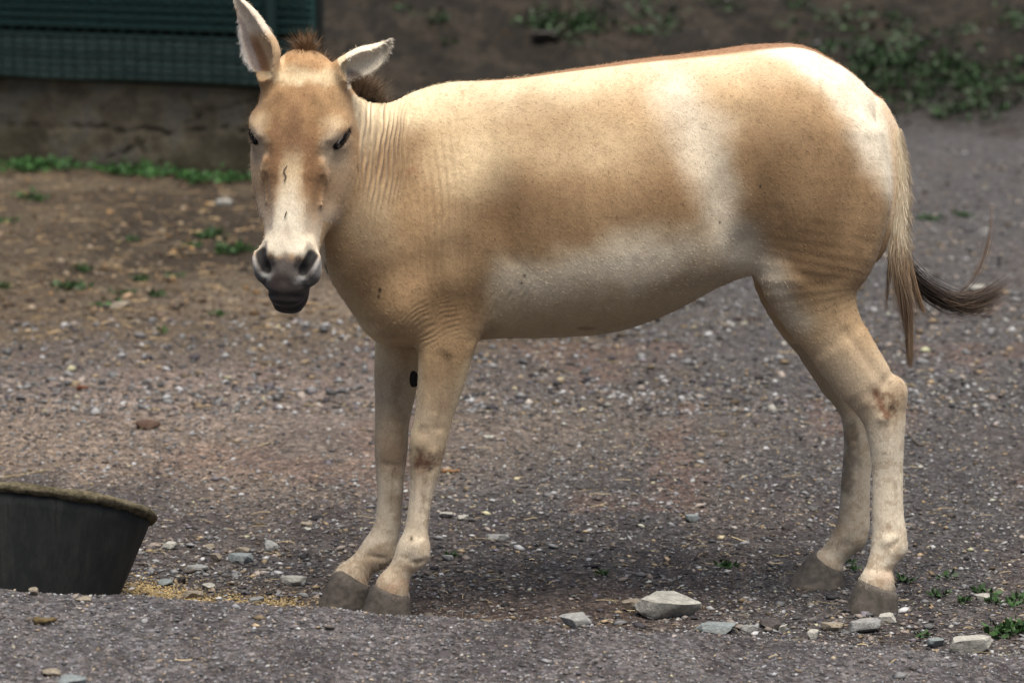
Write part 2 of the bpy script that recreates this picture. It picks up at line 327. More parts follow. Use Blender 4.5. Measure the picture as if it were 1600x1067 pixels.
def fp(m, c):
    m = np.clip(m, 0, 1)[:, None]; fc[:] = fc*(1-m)+np.asarray(c)*m
fp(.7*ss(.45, .62, q1)*1, [.062, .056, .030]); fp(.6*ss(.5, .62, q2), [.13, .12, .105]); fp(.5*(1-ss(.38, .5, q2)), [.06, .048, .036]); fp(.6*np.exp(-(crk.ravel()/.010)**2), [.03, .024, .018]); fp(.6*(1-ss(.0, .13, W_.ravel()+(q2-.5)*.1)), [.05, .045, .028])
NU, NV = U.shape; I2 = np.arange(NU*NV).reshape(NU, NV); FF = np.stack([I2[:-1, :-1], I2[1:, :-1], I2[1:, 1:], I2[:-1, 1:]], -1).reshape(-1, 4)
mc = NT('old_concrete'); cn = mc.noise(mc.coord(), 45, 5, .65)
con_m = mc.done(mc.mix(.7, mc.attr('coat').outputs['Color'], mc.ramp(cn, [(.3, .6), (.7, 1.3)]), 'MULTIPLY'), .95, mc.bump(cn, .01, .6), .15)
# close the footing with a top, end and back
k0 = len(FV.reshape(-1, 3)); ex = [wp(XL, -.15, -.12), wp(Lw, -.15, -.12), wp(Lw, Z1, -.12), wp(XL, Z1, -.12), wp(XL, Z1, 0), wp(Lw, Z1, 0), wp(Lw, -.15, 0)]
FVv = np.vstack([FV.reshape(-1, 3), ex]); fcc = np.vstack([fc, np.tile([.09, .08, .06], (7, 1))])
FFl = np.vstack([FF, np.array([[k0+4, k0+5, k0+2, k0+3], [k0+5, k0+6, k0+1, k0+2], [k0, k0+3, k0+2, k0+1]])])
child('footing', FVv, FFl, con_m, cols=fcc)
# boards: horizontal ribs
mg2 = NT('green_board'); gn = mg2.noise(mg2.mapping(mg2.coord(), (1, 1, 6)), 9, 5, .65); gn2 = mg2.noise(mg2.coord(), 50, 3, .6)
board_m = mg2.done(mg2.mix(.75, mg2.attr('coat').outputs['Color'], mg2.mix(.5, mg2.ramp(gn, [(.3, .5), (.7, 1.6)]), mg2.ramp(gn2, [(.3, .6), (.7, 1.4)]), 'MULTIPLY'), 'MULTIPLY'), .7, mg2.bump(gn2, .004, .5), .3)
def board(z0, z1, d, col, ribs, name='siding_board', warp=0):
    nz = ribs*8+1; zz = np.linspace(z0, z1, nz); prof = d+.010*np.abs(np.sin(np.linspace(0, ribs*math.pi, nz)))**.6
    uu = np.arange(XL, Lw+.001, .05); V_ = []
    sag = (fbm(uu, uu*0, 1.2, 3, 5)-.5)*warp
    for i, u in enumerate(uu):
        for z, p_ in zip(zz, prof): V_.append(wp(u, z+sag[i]*(1-(z-z0)/(z1-z0)), p_))
        V_.append(wp(u, z1, d-.03)); V_.append(wp(u, z0+sag[i], d-.03))
    m = nz+2; F_ = []
    for i in range(len(uu)-1):
        for k in range(m): F_.append([i*m+k, (i+1)*m+k, (i+1)*m+(k+1) % m, i*m+(k+1) % m])
    F_.append(list(range(m))); F_.append(list(range((len(uu)-1)*m, len(uu)*m))[::-1])
    c_ = np.tile(col, (len(V_), 1)); return child(name, V_, F_, board_m, smooth=False, cols=c_)
hz = P(0, 42, 18.0)[2]
board(Z1+.012, hz-.016, .035, (.062, .098, .092), 7, warp=.03)
board(hz+.012, hz+.36, .055, (.014, .046, .044), 9)
board(hz+.375, hz+.75, .055, (.014, .046, .044), 9)
child('frame', [wp(XL, Z1+.001, -.07), wp(Lw-.004, Z1+.001, -.07), wp(Lw-.004, Z1+.001, -.01), wp(XL, Z1+.001, -.01), wp(XL, 2.6, -.07), wp(Lw-.004, 2.6, -.07), wp(Lw-.004, 2.6, -.01), wp(XL, 2.6, -.01)],
      [[0, 3, 2, 1], [4, 5, 6, 7], [0, 1, 5, 4], [1, 2, 6, 5], [2, 3, 7, 6], [3, 0, 4, 7]], NT('dark_frame').done((.010, .014, .012), .8), smooth=False)
def bars(lst, w_, name, m):
    V_ = []; F_ = []
    for (s0, z0, s1, z1, d) in lst:
        k = len(V_)
        if abs(s1-s0) > abs(z1-z0): off = [(0, -w_), (0, w_)]; q = [(s0, z0), (s1, z1)]; P8 = [wp(s, z+o, dd) for s, z in q for o in (-w_, w_) for dd in (d-w_, d+w_)]
        else: P8 = [wp(s+o, z, dd) for s, z in ((s0, z0), (s1, z1)) for o in (-w_, w_) for dd in (d-w_, d+w_)]
        V_ += P8; F_ += [[k, k+1, k+3, k+2], [k+4, k+6, k+7, k+5], [k, k+4, k+5, k+1], [k+2, k+3, k+7, k+6], [k, k+2, k+6, k+4], [k+1, k+5, k+7, k+3]]
    return child(name, V_, F_, m, smooth=False)
wire_m = NT('green_wire').done((.012, .034, .030), .5)
bars([(s, Z1+.02, s, 2.4, .10) for s in np.arange(XL+.03, Lw, .076)]+[(XL, z, Lw, z, .108) for z in np.arange(Z1+.05, 2.4, .05)], .0042, 'wire_mesh', wire_m)
post_m = NT('post').done((.012, .03, .028), .6)
for s_ in (Lw-.20, -3.2): bars([(s_, Z1+.02, s_, 2.6, .12)], .022, 'post', post_m)

# ------------------------------------------------------------------ feed tub, tipped back
tub = bpy.data.objects.new('feed_tub', None); COL.objects.link(tub)
tag(tub, 'black rubber feed tub with a mud caked rim tipped back at the left edge', 'feed tub')
TB = P(-38, 792, 7.78)
TR = Matrix.Rotation(math.radians(3.5), 3, 'Y') @ Matrix.Rotation(math.radians(-19), 3, 'X')
TR = np.array(TR)
def tubmesh(name, prof, m, n=96, cols=None, rough=0, seed=0, closed=True):
    th = np.arange(n)/n*2*math.pi; V_ = []
    for j, (r, z) in enumerate(prof):
        rr = r+(fbm(th*3+j*.7, th*0+j, 3, 3, seed)-.5)*rough; zz = z+(fbm(th*4+j, th*0+j*.6, 3, 3, seed+3)-.5)*rough
        V_.append(np.stack([np.cos(th)*rr, np.sin(th)*rr, np.zeros(n)+zz], 1))
    V_ = np.vstack(V_); m_n = len(prof); F_ = [[j*n+i, j*n+(i+1) % n, ((j+1) % m_n)*n+(i+1) % n, ((j+1) % m_n)*n+i] for j in range(m_n if closed else m_n-1) for i in range(n)]
    V_ = V_@TR.T+TB-np.array([TB[0], TB[1], 0]); return mesh_obj(name, V_, F_, m, tub)
tub.location = (TB[0], TB[1], 0)
RT, RB, TH = .415, .315, .30
mt_ = NT('tub_rubber'); tn = mt_.noise(mt_.mapping(mt_.objco(), (1, 1, .35)), 30, 5, .65); tn2 = mt_.noise(mt_.objco(), 9, 4, .6); tn3 = mt_.noise(mt_.mapping(mt_.objco(), (1, 1, .1)), 70, 3, .6)
tcol = mt_.mix(mt_.ramp(tn, [(.45, 0.0), (.75, .55)]), (.015, .018, .017), (.060, .060, .050)); tcol = mt_.mix(mt_.ramp(tn2, [(.45, 0.0), (.7, .5)]), tcol, (.030, .033, .031)); tcol = mt_.mix(mt_.ramp(tn3, [(.6, 0.0), (.72, .5)]), tcol, (.008, .008, .008))
tub_m = mt_.done(tcol, .72, mt_.bump(tn, .004, .6), .3)
pr = [(RB+(RT-RB)*t, -TH*(1-t)) for t in np.linspace(0, 1, 9)]
prin = [(r-.012, max(z, -TH+.012)) for r, z in pr[::-1]]
tubmesh('wall', pr+prin+[(.02, -TH+.012), (.02, -TH)], tub_m, seed=1, rough=.003)
mr = NT('caked_mud'); rn = mr.noise(mr.objco(), 55, 5, .7); rn2 = mr.noise(mr.objco(), 14, 3, .6)
rim_m = mr.done(mr.mix(.8, mr.ramp(rn, [(.3, (.055, .048, .032)), (.55, (.150, .128, .082)), (.75, (.26, .22, .15))]), mr.ramp(rn2, [(.35, .55), (.65, 1.15)]), 'MULTIPLY'), .95, mr.bump(rn, .010, .9), .1)
ra = np.linspace(0, 2*math.pi, 12, endpoint=False)
tubmesh('rim', [(RT-.004+.016*math.cos(a), .004+.0125*math.sin(a)*(1.0 if math.sin(a) > 0 else 1.0)) for a in ra], rim_m, n=220, rough=.010, seed=7)
rs = np.random.RandomState(31); n = 420; th = rs.rand(n)*2*math.pi; rr_ = RT+.004+.018*rs.rand(n); rt = np.stack([np.cos(th)*rr_, np.sin(th)*rr_, .008*rs.randn(n)], 1)@TR.T+TB-np.array([TB[0], TB[1], 0])

# ------------------------------------------------------------------ rocks, twigs
def ico(sub=3):
    import bmesh
    bm = bmesh.new(); bmesh.ops.create_icosphere(bm, subdivisions=sub, radius=1); v = np.array([x.co[:] for x in bm.verts]); f = np.array([[q.index for q in p.verts] for p in bm.faces]); bm.free(); return v, f
IV, IF = ico(4)
mk_ = NT('rock'); ro = mk_.objco(); r1 = mk_.noise(ro, 28, 6, .65); r2 = mk_.noise(ro, 110, 4, .7); r3 = mk_.noise(ro, 9, 3, .6)
rc = mk_.mix(.8, mk_.attr('coat').outputs['Color'], mk_.ramp(r1, [(.3, .55), (.55, 1.0), (.75, 1.35)]), 'MULTIPLY'); rc = mk_.mix(.5, rc, mk_.ramp(r2, [(.3, .6), (.7, 1.35)]), 'MULTIPLY'); rc = mk_.mix(mk_.ramp(r3, [(.55, 0.0), (.7, .5)]), rc, (.10, .085, .065))
rock_m = mk_.done(rc, .92, mk_.bump(r2, .003, .7, mk_.bump(r1, .008, .6)), .2)
def rock(px, py, wpx, hpx, col, label, seed, depth=.8, name='rock', yaw=None, group=None, sink=.14, facets=13):
    """px, py: middle of its foot in the photograph's measurements"""
    x, y = on_ground(px, py-hpx*.10); rs = np.random.RandomState(seed); w_ = MM(wpx, y)/2; h_ = MM(hpx, y)*.80
    v = np.sign(IV)*np.abs(IV)**.62; v = v@np.array([[math.cos(seed), math.sin(seed), 0], [-math.sin(seed), math.cos(seed), 0], [0, 0, 1]])
    for k in range(facets):
        nrm = rs.randn(3); nrm[2] *= .7; nrm /= np.linalg.norm(nrm); d = rs.uniform(.62, .98); s = v@nrm; v = v-nrm*(np.maximum(s-d, 0)*.96)[:, None]
    top_ = rs.uniform(.38, .55); nrm = np.array([rs.randn()*.12, rs.randn()*.12, 1]); nrm /= np.linalg.norm(nrm); s = v@nrm; v = v-nrm*(np.maximum(s-top_, 0)*.97)[:, None]
    v = v+(v*((fbm(v[:, 0]*2+seed, v[:, 1]*2+v[:, 2], 2.2, 4, seed % 9)-.5)*.16)[:, None])
    v = v/np.array([np.abs(v[:, 0]).max(), np.abs(v[:, 1]).max(), 1]); v[:, 2] = (v[:, 2]-v[:, 2].min())/(v[:, 2].max()-v[:, 2].min())
    ya = rs.uniform(-.35, .35) if yaw is None else yaw
    v = v*np.array([w_, w_*depth, h_*(1+sink)]); v[:, 2] -= h_*sink
    c, s = math.cos(ya), math.sin(ya); v = np.stack([v[:, 0]*c-v[:, 1]*s, v[:, 0]*s+v[:, 1]*c, v[:, 2]], 1)
    o = mesh_obj(name, v, IF, rock_m, smooth=True, cols=np.tile(col, (len(v), 1))); o.location = (x, y, float(gz(x, y)))
    o.data.set_sharp_from_angle(angle=math.radians(28))
    tag(o, label, 'rock' if name == 'rock' else name.replace('_', ' '), group)
    return o
PAL = (.36, .35, .31); GRY = (.25, .25, .24); DKR = (.07, .062, .058); WAR = (.25, .215, .165); BLU = (.20, .225, .225); CLD = (.085, .052, .038)
RG = 'stones lying on the yard'
for i, a in enumerate([
    (1040, 966, 118, 42, PAL, 'largest rock, a broad pale slab with a dark undercut, between front and hind legs', .75),
    (988, 958, 34, 24, WAR, 'warm grey stone tucked against the left end of the largest slab', .8),
    (898, 983, 56, 30, GRY, 'grey pointed stone at the gravel edge left of the largest slab', .8),
    (1118, 990, 64, 18, BLU, 'low bluish stone at the gravel edge right below the largest slab', .7),
    (1170, 986, 36, 12, GRY, 'thin grey chip between the bluish low stone and the dark and pale pair', .8),
    (1203, 984, 36, 20, DKR, 'dark brown stone of the pair left of the pale flat stones', .8),
    (1224, 988, 16, 16, PAL, 'small upright pale stone touching the dark brown stone', .6),
    (1271, 1001, 24, 17, PAL, 'small square pale stone below the long flat stone near the hind hoof', .8),
    (1301, 984, 42, 15, WAR, 'long flat buff stone left of the wide grey slab below the hind hoof', .7),
    (1351, 988, 58, 21, GRY, 'wide grey slab just below the near hind hoof', .7),
    (1385, 974, 32, 16, PAL, 'rounded pale stone touching the ground behind the near hind hoof', .8),
    (1514, 1022, 80, 30, PAL, 'rectangular light grey block at the lower right beside green seedlings', .6),
    (1461, 1014, 28, 14, BLU, 'small bluish stone just left of the rectangular block', .8),
    (1536, 942, 32, 11, PAL, 'flat pale chip above the rectangular block on the right', .7),
    (425, 866, 27, 22, GRY, 'rounded grey stone, roundest of those between tub and front hooves', .8),
    (460, 917, 44, 15, PAL, 'slanting pale slab just left of the front hooves', .5),
    (266, 861, 26, 14, PAL, 'small pale stone nearest the right tip of the tub rim', .7),
    (311, 893, 40, 13, GRY, 'long grey stone in the middle of the pebbles right of the tub', .7),
    (376, 880, 44, 15, BLU, 'bluish flat stone left below the rounded grey stone', .7),
    (381, 863, 28, 10, WAR, 'thin buff stone directly left of the rounded grey stone', .7),
    (338, 878, 20, 13, WAR, 'small buff stone between the long grey stone and the bluish flat one', .8),
    (328, 858, 18, 10, WAR, 'small dusty stone highest in the pebble patch right of the tub', .8),
    (284, 914, 16, 12, DKR, 'dark small stone at the edge of the spilt grain', .8),
    (303, 937, 44, 15, WAR, 'brown slab lying in the spilt grain with a dark underside', .6),
    (324, 921, 26, 12, PAL, 'pale stone just above the brown slab in the spilt grain', .7),
    (402, 941, 30, 12, GRY, 'grey flat stone at the right end of the spilt grain', .7),
    (256, 917, 32, 12, BLU, 'flat bluish stone beside the foot of the tub', .7),
    (480, 835, 15, 9, PAL, 'lower of two tiny pale stones stacked left of the far front leg', .8),
    (479, 825, 20, 9, WAR, 'upper of two tiny stones left of the far front leg', .8),
    (697, 809, 22, 10, PAL, 'left one of two white chips right of the near front shin', .7),
    (723, 812, 19, 9, PAL, 'right one of two white chips right of the near front shin', .7),
    (775, 842, 44, 11, GRY, 'flat grey stone with a dark edge right of the front fetlocks', .6),
    (765, 687, 20, 8, PAL, 'small white chip level with the front knees', .7),
    (700, 875, 22, 10, GRY, 'small grey stone right of the near front fetlock', .7),
    (1083, 815, 26, 13, BLU, 'pale greenish crumbly stone in the open gravel under the belly', .8),
    (1187, 595, 16, 9, DKR, 'small dark clod below the flank fold', .8),
    (232, 672, 40, 16, CLD, 'rough brown clod on the sandy ground above the tub', .8),
    (186, 484, 36, 14, WAR, 'blurred pale stone left of the muzzle', .8),
    (166, 484, 14, 10, DKR, 'dark little clod beside the blurred pale stone left of the muzzle', .8),
    (350, 322, 30, 12, PAL, 'whitish oblong stone on the dark ground left of the nose', .7),
    (1524, 459, 30, 14, PAL, 'white stone under the curled end of the tail', .8),
    (848, 70, 52, 22, DKR, 'dark rock with weeds behind it on the bank above the back', .8),
    (1322, 74, 20, 11, DKR, 'small dark lump on the bank above the rump', .8),
    (53, 932, 18, 13, WAR, 'small brown stone on the rise in front of the tub', .8),
    (132, 942, 30, 9, WAR, 'low buff stone on the rise below the right half of the tub', .7),
    (80, 1052, 32, 12, WAR, 'blurred buff stone near the bottom left corner', .8),
    (112, 1070, 50, 14, BLU, 'blurred grey stone cut by the bottom edge at the left', .8),
    (620, 945, 10, 6, DKR, None, .8)]):
    if a[5]: rock(a[0], a[1], a[2], a[3], a[4], a[5], 100+i*7, a[6], group=RG)
def twig(name, rows_, r, col, label, cat, curl=.0):
    g = []
    for px, py, lift in rows_:
        x, y = on_ground(px, py); g.append([x, y, float(gz(x, y))+lift])
    g = cat_(g); V_ = []; F_ = []; c0 = g.mean(0); c0[2] = g[:, 2].min(); n = len(g)
    for i, p in enumerate(g):
        T = g[min(i+1, n-1)]-g[max(i-1, 0)]; T /= np.linalg.norm(T); a_ = np.cross(T, [0, 0, 1.]); a_ /= np.linalg.norm(a_); b_ = np.cross(a_, T)
        rr = r*(1-.55*i/n)*(1+.25*math.sin(i*2.1)); V_ += [p-c0+a_*math.cos(q*math.pi/3)*rr+b_*math.sin(q*math.pi/3)*rr for q in range(6)]
        if i: F_ += [[(i-1)*6+q, (i-1)*6+(q+1) % 6, i*6+(q+1) % 6, i*6+q] for q in range(6)]
    F_ += [list(range(6))[::-1], list(range((n-1)*6, n*6))]
    o = mesh_obj(name, np.array(V_), F_, rock_m, cols=np.tile(col, (len(V_), 1))); o.location = c0; return tag(o, label, cat)
def cat_(A, n=4):
    A = np.asarray(A, float); out = []
    for i in range(len(A)-1):
        for k in range(n): out.append(A[i]+(A[i+1]-A[i])*k/n)
    out.append(A[-1]); return np.array(out)
twig('twig', [(1419, 682, .012), (1428, 692, .008), (1436, 699, .006), (1455, 696, .005), (1462, 700, .004)], .0035, (.12, .095, .075), 'crooked grey twig right of the near hock', 'twig')
twig('bark_piece', [(690, 737, .004), (705, 738, .006), (719, 738, .007)], .006, (.22, .12, .055), 'reddish brown bark strip right of the front knee', 'bark')
twig('stick', [(1405, 552, .006), (1420, 554, .008), (1435, 552, .006)], .006, (.07, .055, .05), 'short dark stick under the hanging tail', 'stick')
twig('stick', [(1150, 499, .006), (1172, 502, .010), (1190, 499, .008)], .006, (.10, .075, .065), 'dark stick on the gravel between belly and thigh', 'stick')
twig('stick', [(262, 404, .01), (300, 402, .014), (345, 398, .012), (385, 397, .01)], .006, (.09, .07, .045), 'long thin stick on the shaded ground left of the muzzle', 'stick')
twig('stem', [(0, 748, .006), (40, 744, .006), (85, 736, .008)], .0016, (.38, .30, .15), 'long straw stem above the tub at the left edge', 'straw stem')
twig('dry_leaf', [(55, 975, .006), (70, 978, .010), (88, 974, .006)], .009, (.13, .095, .045), 'curled brown dead leaf on the rise below the tub', 'leaf')
twig('dry_leaf', [(122, 610, .01), (130, 612, .014), (138, 611, .01)], .008, (.16, .06, .03), 'reddish dead leaf on the sandy ground left', 'leaf')
# ------------------------------------------------------------------ the animal: one continuous surface from a distance field
VOX = 0.0040
lo = np.array([-0.74, 7.42, -0.02]); hi = np.array([1.02, 8.28, 1.52])
NG = np.ceil((hi-lo)/VOX).astype(int)
G = np.full(NG, 1.0, dtype=np.float32)
def box(a, b):
    i0 = np.clip(np.floor((a-lo)/VOX).astype(int), 0, NG); i1 = np.clip(np.ceil((b-lo)/VOX).astype(int)+1, 0, NG)
    return tuple(slice(p, q) for p, q in zip(i0, i1)), i0, i1
def axes(i0, i1):
    return (lo[0]+VOX*np.arange(i0[0], i1[0], dtype=np.float32)[:, None, None],
            lo[1]+VOX*np.arange(i0[1], i1[1], dtype=np.float32)[None, :, None],
            lo[2]+VOX*np.arange(i0[2], i1[2], dtype=np.float32)[None, None, :])
def cat(A, n):
    """Catmull-Rom resample of station rows"""
    A = np.asarray(A, float); m = len(A)
    A2 = np.vstack([2*A[0]-A[1], A, 2*A[-1]-A[-2]]); out = []
    for i in range(m-1):
        p0, p1, p2, p3 = A2[i:i+4]
        for k in range(n):
            t = k/n
            out.append(.5*((2*p1)+(-p0+p2)*t+(2*p0-5*p1+4*p2-p3)*t*t+(-p0+3*p1-3*p2+p3)*t**3))
    out.append(A[-1]); return np.array(out)
def chain_field(st, lat, n=4, marg=.06, pw=2.0):
    """st rows: x y z r1p r1n r2p r2n; frames: e2 = lat direction made square to the spine, e1 = e2 x T"""
    st = cat(st, n); c = st[:, :3]; R = np.maximum(st[:, 3:7], .002)
    a = (c-R.max(1)[:, None]-marg).min(0); b = (c+R.max(1)[:, None]+marg).max(0)
    sl, i0, i1 = box(a, b); L = np.full(i1-i0, 1.0, dtype=np.float32)
    lat = np.asarray(lat, float)
    for i in range(len(c)-1):
        d = c[i+1]-c[i]; ln = np.linalg.norm(d); T = d/ln
        e2 = lat-T*lat.dot(T); e2 /= np.linalg.norm(e2); e1 = np.cross(e2, T)
        rm = max(R[i].max(), R[i+1].max())+marg
        s2, j0, j1 = box(np.maximum(np.minimum(c[i], c[i+1])-rm, a), np.minimum(np.maximum(c[i], c[i+1])+rm, b))
        X, Y, Z = axes(j0, j1); X = X-c[i][0]; Y = Y-c[i][1]; Z = Z-c[i][2]
        t = np.clip((X*T[0]+Y*T[1]+Z*T[2])/ln, 0, 1)
        X = X-t*d[0]; Y = Y-t*d[1]; Z = Z-t*d[2]
        q1 = X*e1[0]+Y*e1[1]+Z*e1[2]; q2 = X*e2[0]+Y*e2[1]+Z*e2[2]; q0 = X*T[0]+Y*T[1]+Z*T[2]
        r = R[i][:, None, None, None]*(1-t)+R[i+1][:, None, None, None]*t
        r1 = np.where(q1 > 0, r[0], r[1]); r2 = np.where(q2 > 0, r[2], r[3])
        rr = np.minimum(r1, r2)
        rho = (np.abs(q1/r1)**pw+np.abs(q2/r2)**pw+np.abs(q0/(rr*.7))**pw)**(1/pw)+1e-6
        m = np.sqrt(q1*q1+q2*q2+q0*q0)
        f = np.where(rho < .35, (rho-1)*rr, m*(1-1/rho)).astype(np.float32)
        v = L[tuple(slice(p-q, r_-q) for p, r_, q in zip(j0, j1, i0))]
        np.minimum(v, f, out=v)
    return L, sl
def smin(a, b, k):
    h = np.clip(.5+.5*(b-a)/k, 0, 1); return b*(1-h)+a*h-k*h*(1-h)
def add(st, lat=(0, 1, 0), k=.03, **kw):
    L, sl = chain_field(st, lat, **kw); G[sl] = smin(G[sl], L, k)
def sub(st, lat=(0, 1, 0), k=.006, **kw):
    L, sl = chain_field(st, lat, **kw); G[sl] = -smin(-G[sl], L, k)
def ell(c, r, k=.02, axes_=None, op='add', marg=.05):
    c = np.asarray(c, float); r = np.asarray(r, float)
    M = np.eye(3) if axes_ is None else np.asarray(axes_, float)
    rm = r.max()+marg; sl, i0, i1 = box(c-rm, c+rm); X, Y, Z = axes(i0, i1); X = X-c[0]; Y = Y-c[1]; Z = Z-c[2]
    q = [X*M[i][0]+Y*M[i][1]+Z*M[i][2] for i in range(3)]
    rho = np.sqrt(sum((q[i]/r[i])**2 for i in range(3)))+1e-6; m = np.sqrt(X*X+Y*Y+Z*Z)
    f = np.where(rho < .3, (rho-1)*r.min(), m*(1-1/rho))
    G[sl] = smin(G[sl], f, k) if op == 'add' else -smin(-G[sl], f, k)
def push(c, r, amp, axes_=None):
    """swell (amp > 0) or hollow (amp < 0) the surface around c"""
    c = np.asarray(c, float); r = np.asarray(r, float)*np.ones(3); M = np.eye(3) if axes_ is None else np.asarray(axes_, float)
    sl, i0, i1 = box(c-r.max()*2.5, c+r.max()*2.5); X, Y, Z = axes(i0, i1); X = X-c[0]; Y = Y-c[1]; Z = Z-c[2]
    e = sum(((X*M[i][0]+Y*M[i][1]+Z*M[i][2])/r[i])**2 for i in range(3))
    G[sl] -= (amp*np.exp(-e)).astype(np.float32)
def groove(pts, r, amp, n=6):
    pts = cat(np.array(pts, float), n)
    a = pts.min(0)-r*3; b = pts.max(0)+r*3; sl, i0, i1 = box(a, b); X, Y, Z = axes(i0, i1)
    D = np.full(i1-i0, 9.0, dtype=np.float32)
    for i in range(len(pts)-1):
        d = pts[i+1]-pts[i]; t = np.clip(((X-pts[i][0])*d[0]+(Y-pts[i][1])*d[1]+(Z-pts[i][2])*d[2])/d.dot(d), 0, 1)
        D = np.minimum(D, (X-pts[i][0]-t*d[0])**2+(Y-pts[i][1]-t*d[1])**2+(Z-pts[i][2]-t*d[2])**2)
    G[sl] -= (amp*np.exp(-D/r**2)).astype(np.float32)

# torso and neck: rows px, top, bottom, Y, half width, height fraction of the widest level
TOR = [(1364, 152, 412, 8.0, .056, .5), (1352, 137, 418, 8.0, .110, .5), (1335, 120, 421, 8.0, .150, .5), (1306, 99, 425, 8.0, .185, .52),
       (1250, 71, 432, 8.0, .210, .50), (1180, 70, 428, 7.99, .205, .50), (1120, 78, 448, 7.98, .205, .55), (1060, 86, 480, 7.97, .225, .60),
       (1000, 93, 505, 7.96, .235, .61), (940, 102, 520, 7.95, .235, .60), (860, 114, 526, 7.94, .225, .58), (800, 123, 527, 7.93, .205, .56),
       (745, 127, 530, 7.92, .185, .55), (700, 130, 536, 7.91, .165, .55), (655, 142, 540, 7.89, .140, .58), (615, 160, 530, 7.86, .115, .60),
       (580, 160, 516, 7.82, .095, .60), (550, 147, 478, 7.77, .085, .55), (525, 120, 430, 7.715, .078, .5), (505, 100, 350, 7.67, .07, .5)]
rows = []
for px, t, b, Y, W, fr in TOR:
    zt = P(px, t, Y)[2]; zb = P(px, b, Y)[2]; zc = zt+(zb-zt)*fr
    rows.append([P(px, 300, Y)[0], Y, zc, zt-zc, zc-zb, W, W])
def addtorso(rows):
    """vertical rings along a spine that stays level (e1 = up)"""
    st = cat(rows, 3); c = st[:, :3].copy()
    zc = c[:, 2].copy()
    a = np.array([c[:, 0].min()-.15, c[:, 1].min()-.3, (zc-st[:, 4]).min()-.06]); b = np.array([c[:, 0].max()+.12, c[:, 1].max()+.3, (zc+st[:, 3]).max()+.06])
    sl, i0, i1 = box(a, b); X, Y, Z = axes(i0, i1)
    best = np.full((X.shape[0], Y.shape[1], 1), 9., dtype=np.float32); par = [np.zeros_like(best) for _ in range(4)]
    for i in range(len(c)-1):
        A, B = st[i], st[i+1]; dx, dy = B[0]-A[0], B[1]-A[1]; l2 = dx*dx+dy*dy
        t = np.clip(((X-A[0])*dx+(Y-A[1])*dy)/l2, 0, 1)
        h = np.sqrt((X-A[0]-t*dx)**2+(Y-A[1]-t*dy)**2); m = h < best; best = np.where(m, h, best)
        for k, j in enumerate((2, 3, 4, 5)): par[k] = np.where(m, A[j]*(1-t)+B[j]*t, par[k])
    zc_, up, dn, W = [p.astype(np.float32) for p in par]; h = best
    qz = Z-zc_; rz = np.where(qz > 0, up, dn); pw = np.where(qz > 0, 2.15, 2.05).astype(np.float32)
    rho = ((h/W)**pw+(np.abs(qz)/rz)**pw)**(1/pw)+1e-6; m = np.sqrt(h*h+qz*qz)
    L = np.where(rho < .4, (rho-1)*W, m*(1-1/rho)).astype(np.float32)
    G[sl] = np.minimum(G[sl], L)
addtorso(rows)
def leg(rows, k=.03, **kw):
    """rows: px py Y r(px) depth(m)"""
    st = []
    for px, py, Y, r, d in rows:
        p = P(px, py, Y); rr = MM(r, Y); st.append([*p, rr, rr, d, d])
    add(st, (0, 1, 0), k=k, **kw)
# hind, near and far
leg([(1285, 215, 7.91, 95, .09), (1287, 300, 7.90, 106, .105), (1278, 370, 7.89, 100, .095), (1268, 430, 7.88, 84, .075), (1281, 485, 7.88, 61, .056),
     (1314, 542, 7.88, 47, .044), (1350, 596, 7.88, 43, .037)], k=.05)
leg([(1314, 542, 7.88, 46, .042), (1352, 600, 7.88, 42, .036), (1378, 640, 7.88, 37, .034), (1385, 690, 7.88, 28, .030), (1387, 740, 7.88, 24.5, .025),
     (1387, 800, 7.875, 25, .025), (1389, 848, 7.87, 28, .030), (1375, 884, 7.86, 21, .026), (1371, 905, 7.855, 27, .033), (1368, 925, 7.85, 26, .034)], k=.02)
leg([(1265, 330, 8.08, 95, .085), (1252, 420, 8.10, 80, .07), (1262, 485, 8.12, 58, .052), (1293, 542, 8.12, 44, .042), (1325, 596, 8.12, 40, .034)], k=.04)
leg([(1293, 542, 8.12, 43, .040), (1325, 598, 8.12, 39, .034), (1344, 640, 8.12, 33, .032), (1343, 690, 8.12, 25, .028), (1338, 740, 8.12, 23, .024),
     (1335, 795, 8.12, 24.5, .024), (1330, 832, 8.12, 27, .029), (1306, 864, 8.12, 21.5, .026), (1294, 880, 8.12, 26, .033), (1288, 895, 8.12, 25, .034)], k=.02)
# point of hock, fetlocks
ell(P(1402, 856, 7.87), (.021, .020, .026), k=.016); ell(P(1338, 843, 8.12), (.021, .020, .024), k=.016); ell(P(654, 866, 7.80), (.020, .019, .026), k=.016); ell(P(602, 866, 7.93), (.022, .019, .024), k=.016)
ell(P(1400, 612, 7.88), (.026, .022, .034), k=.03); ell(P(1368, 610, 8.12), (.02, .018, .030), k=.03)
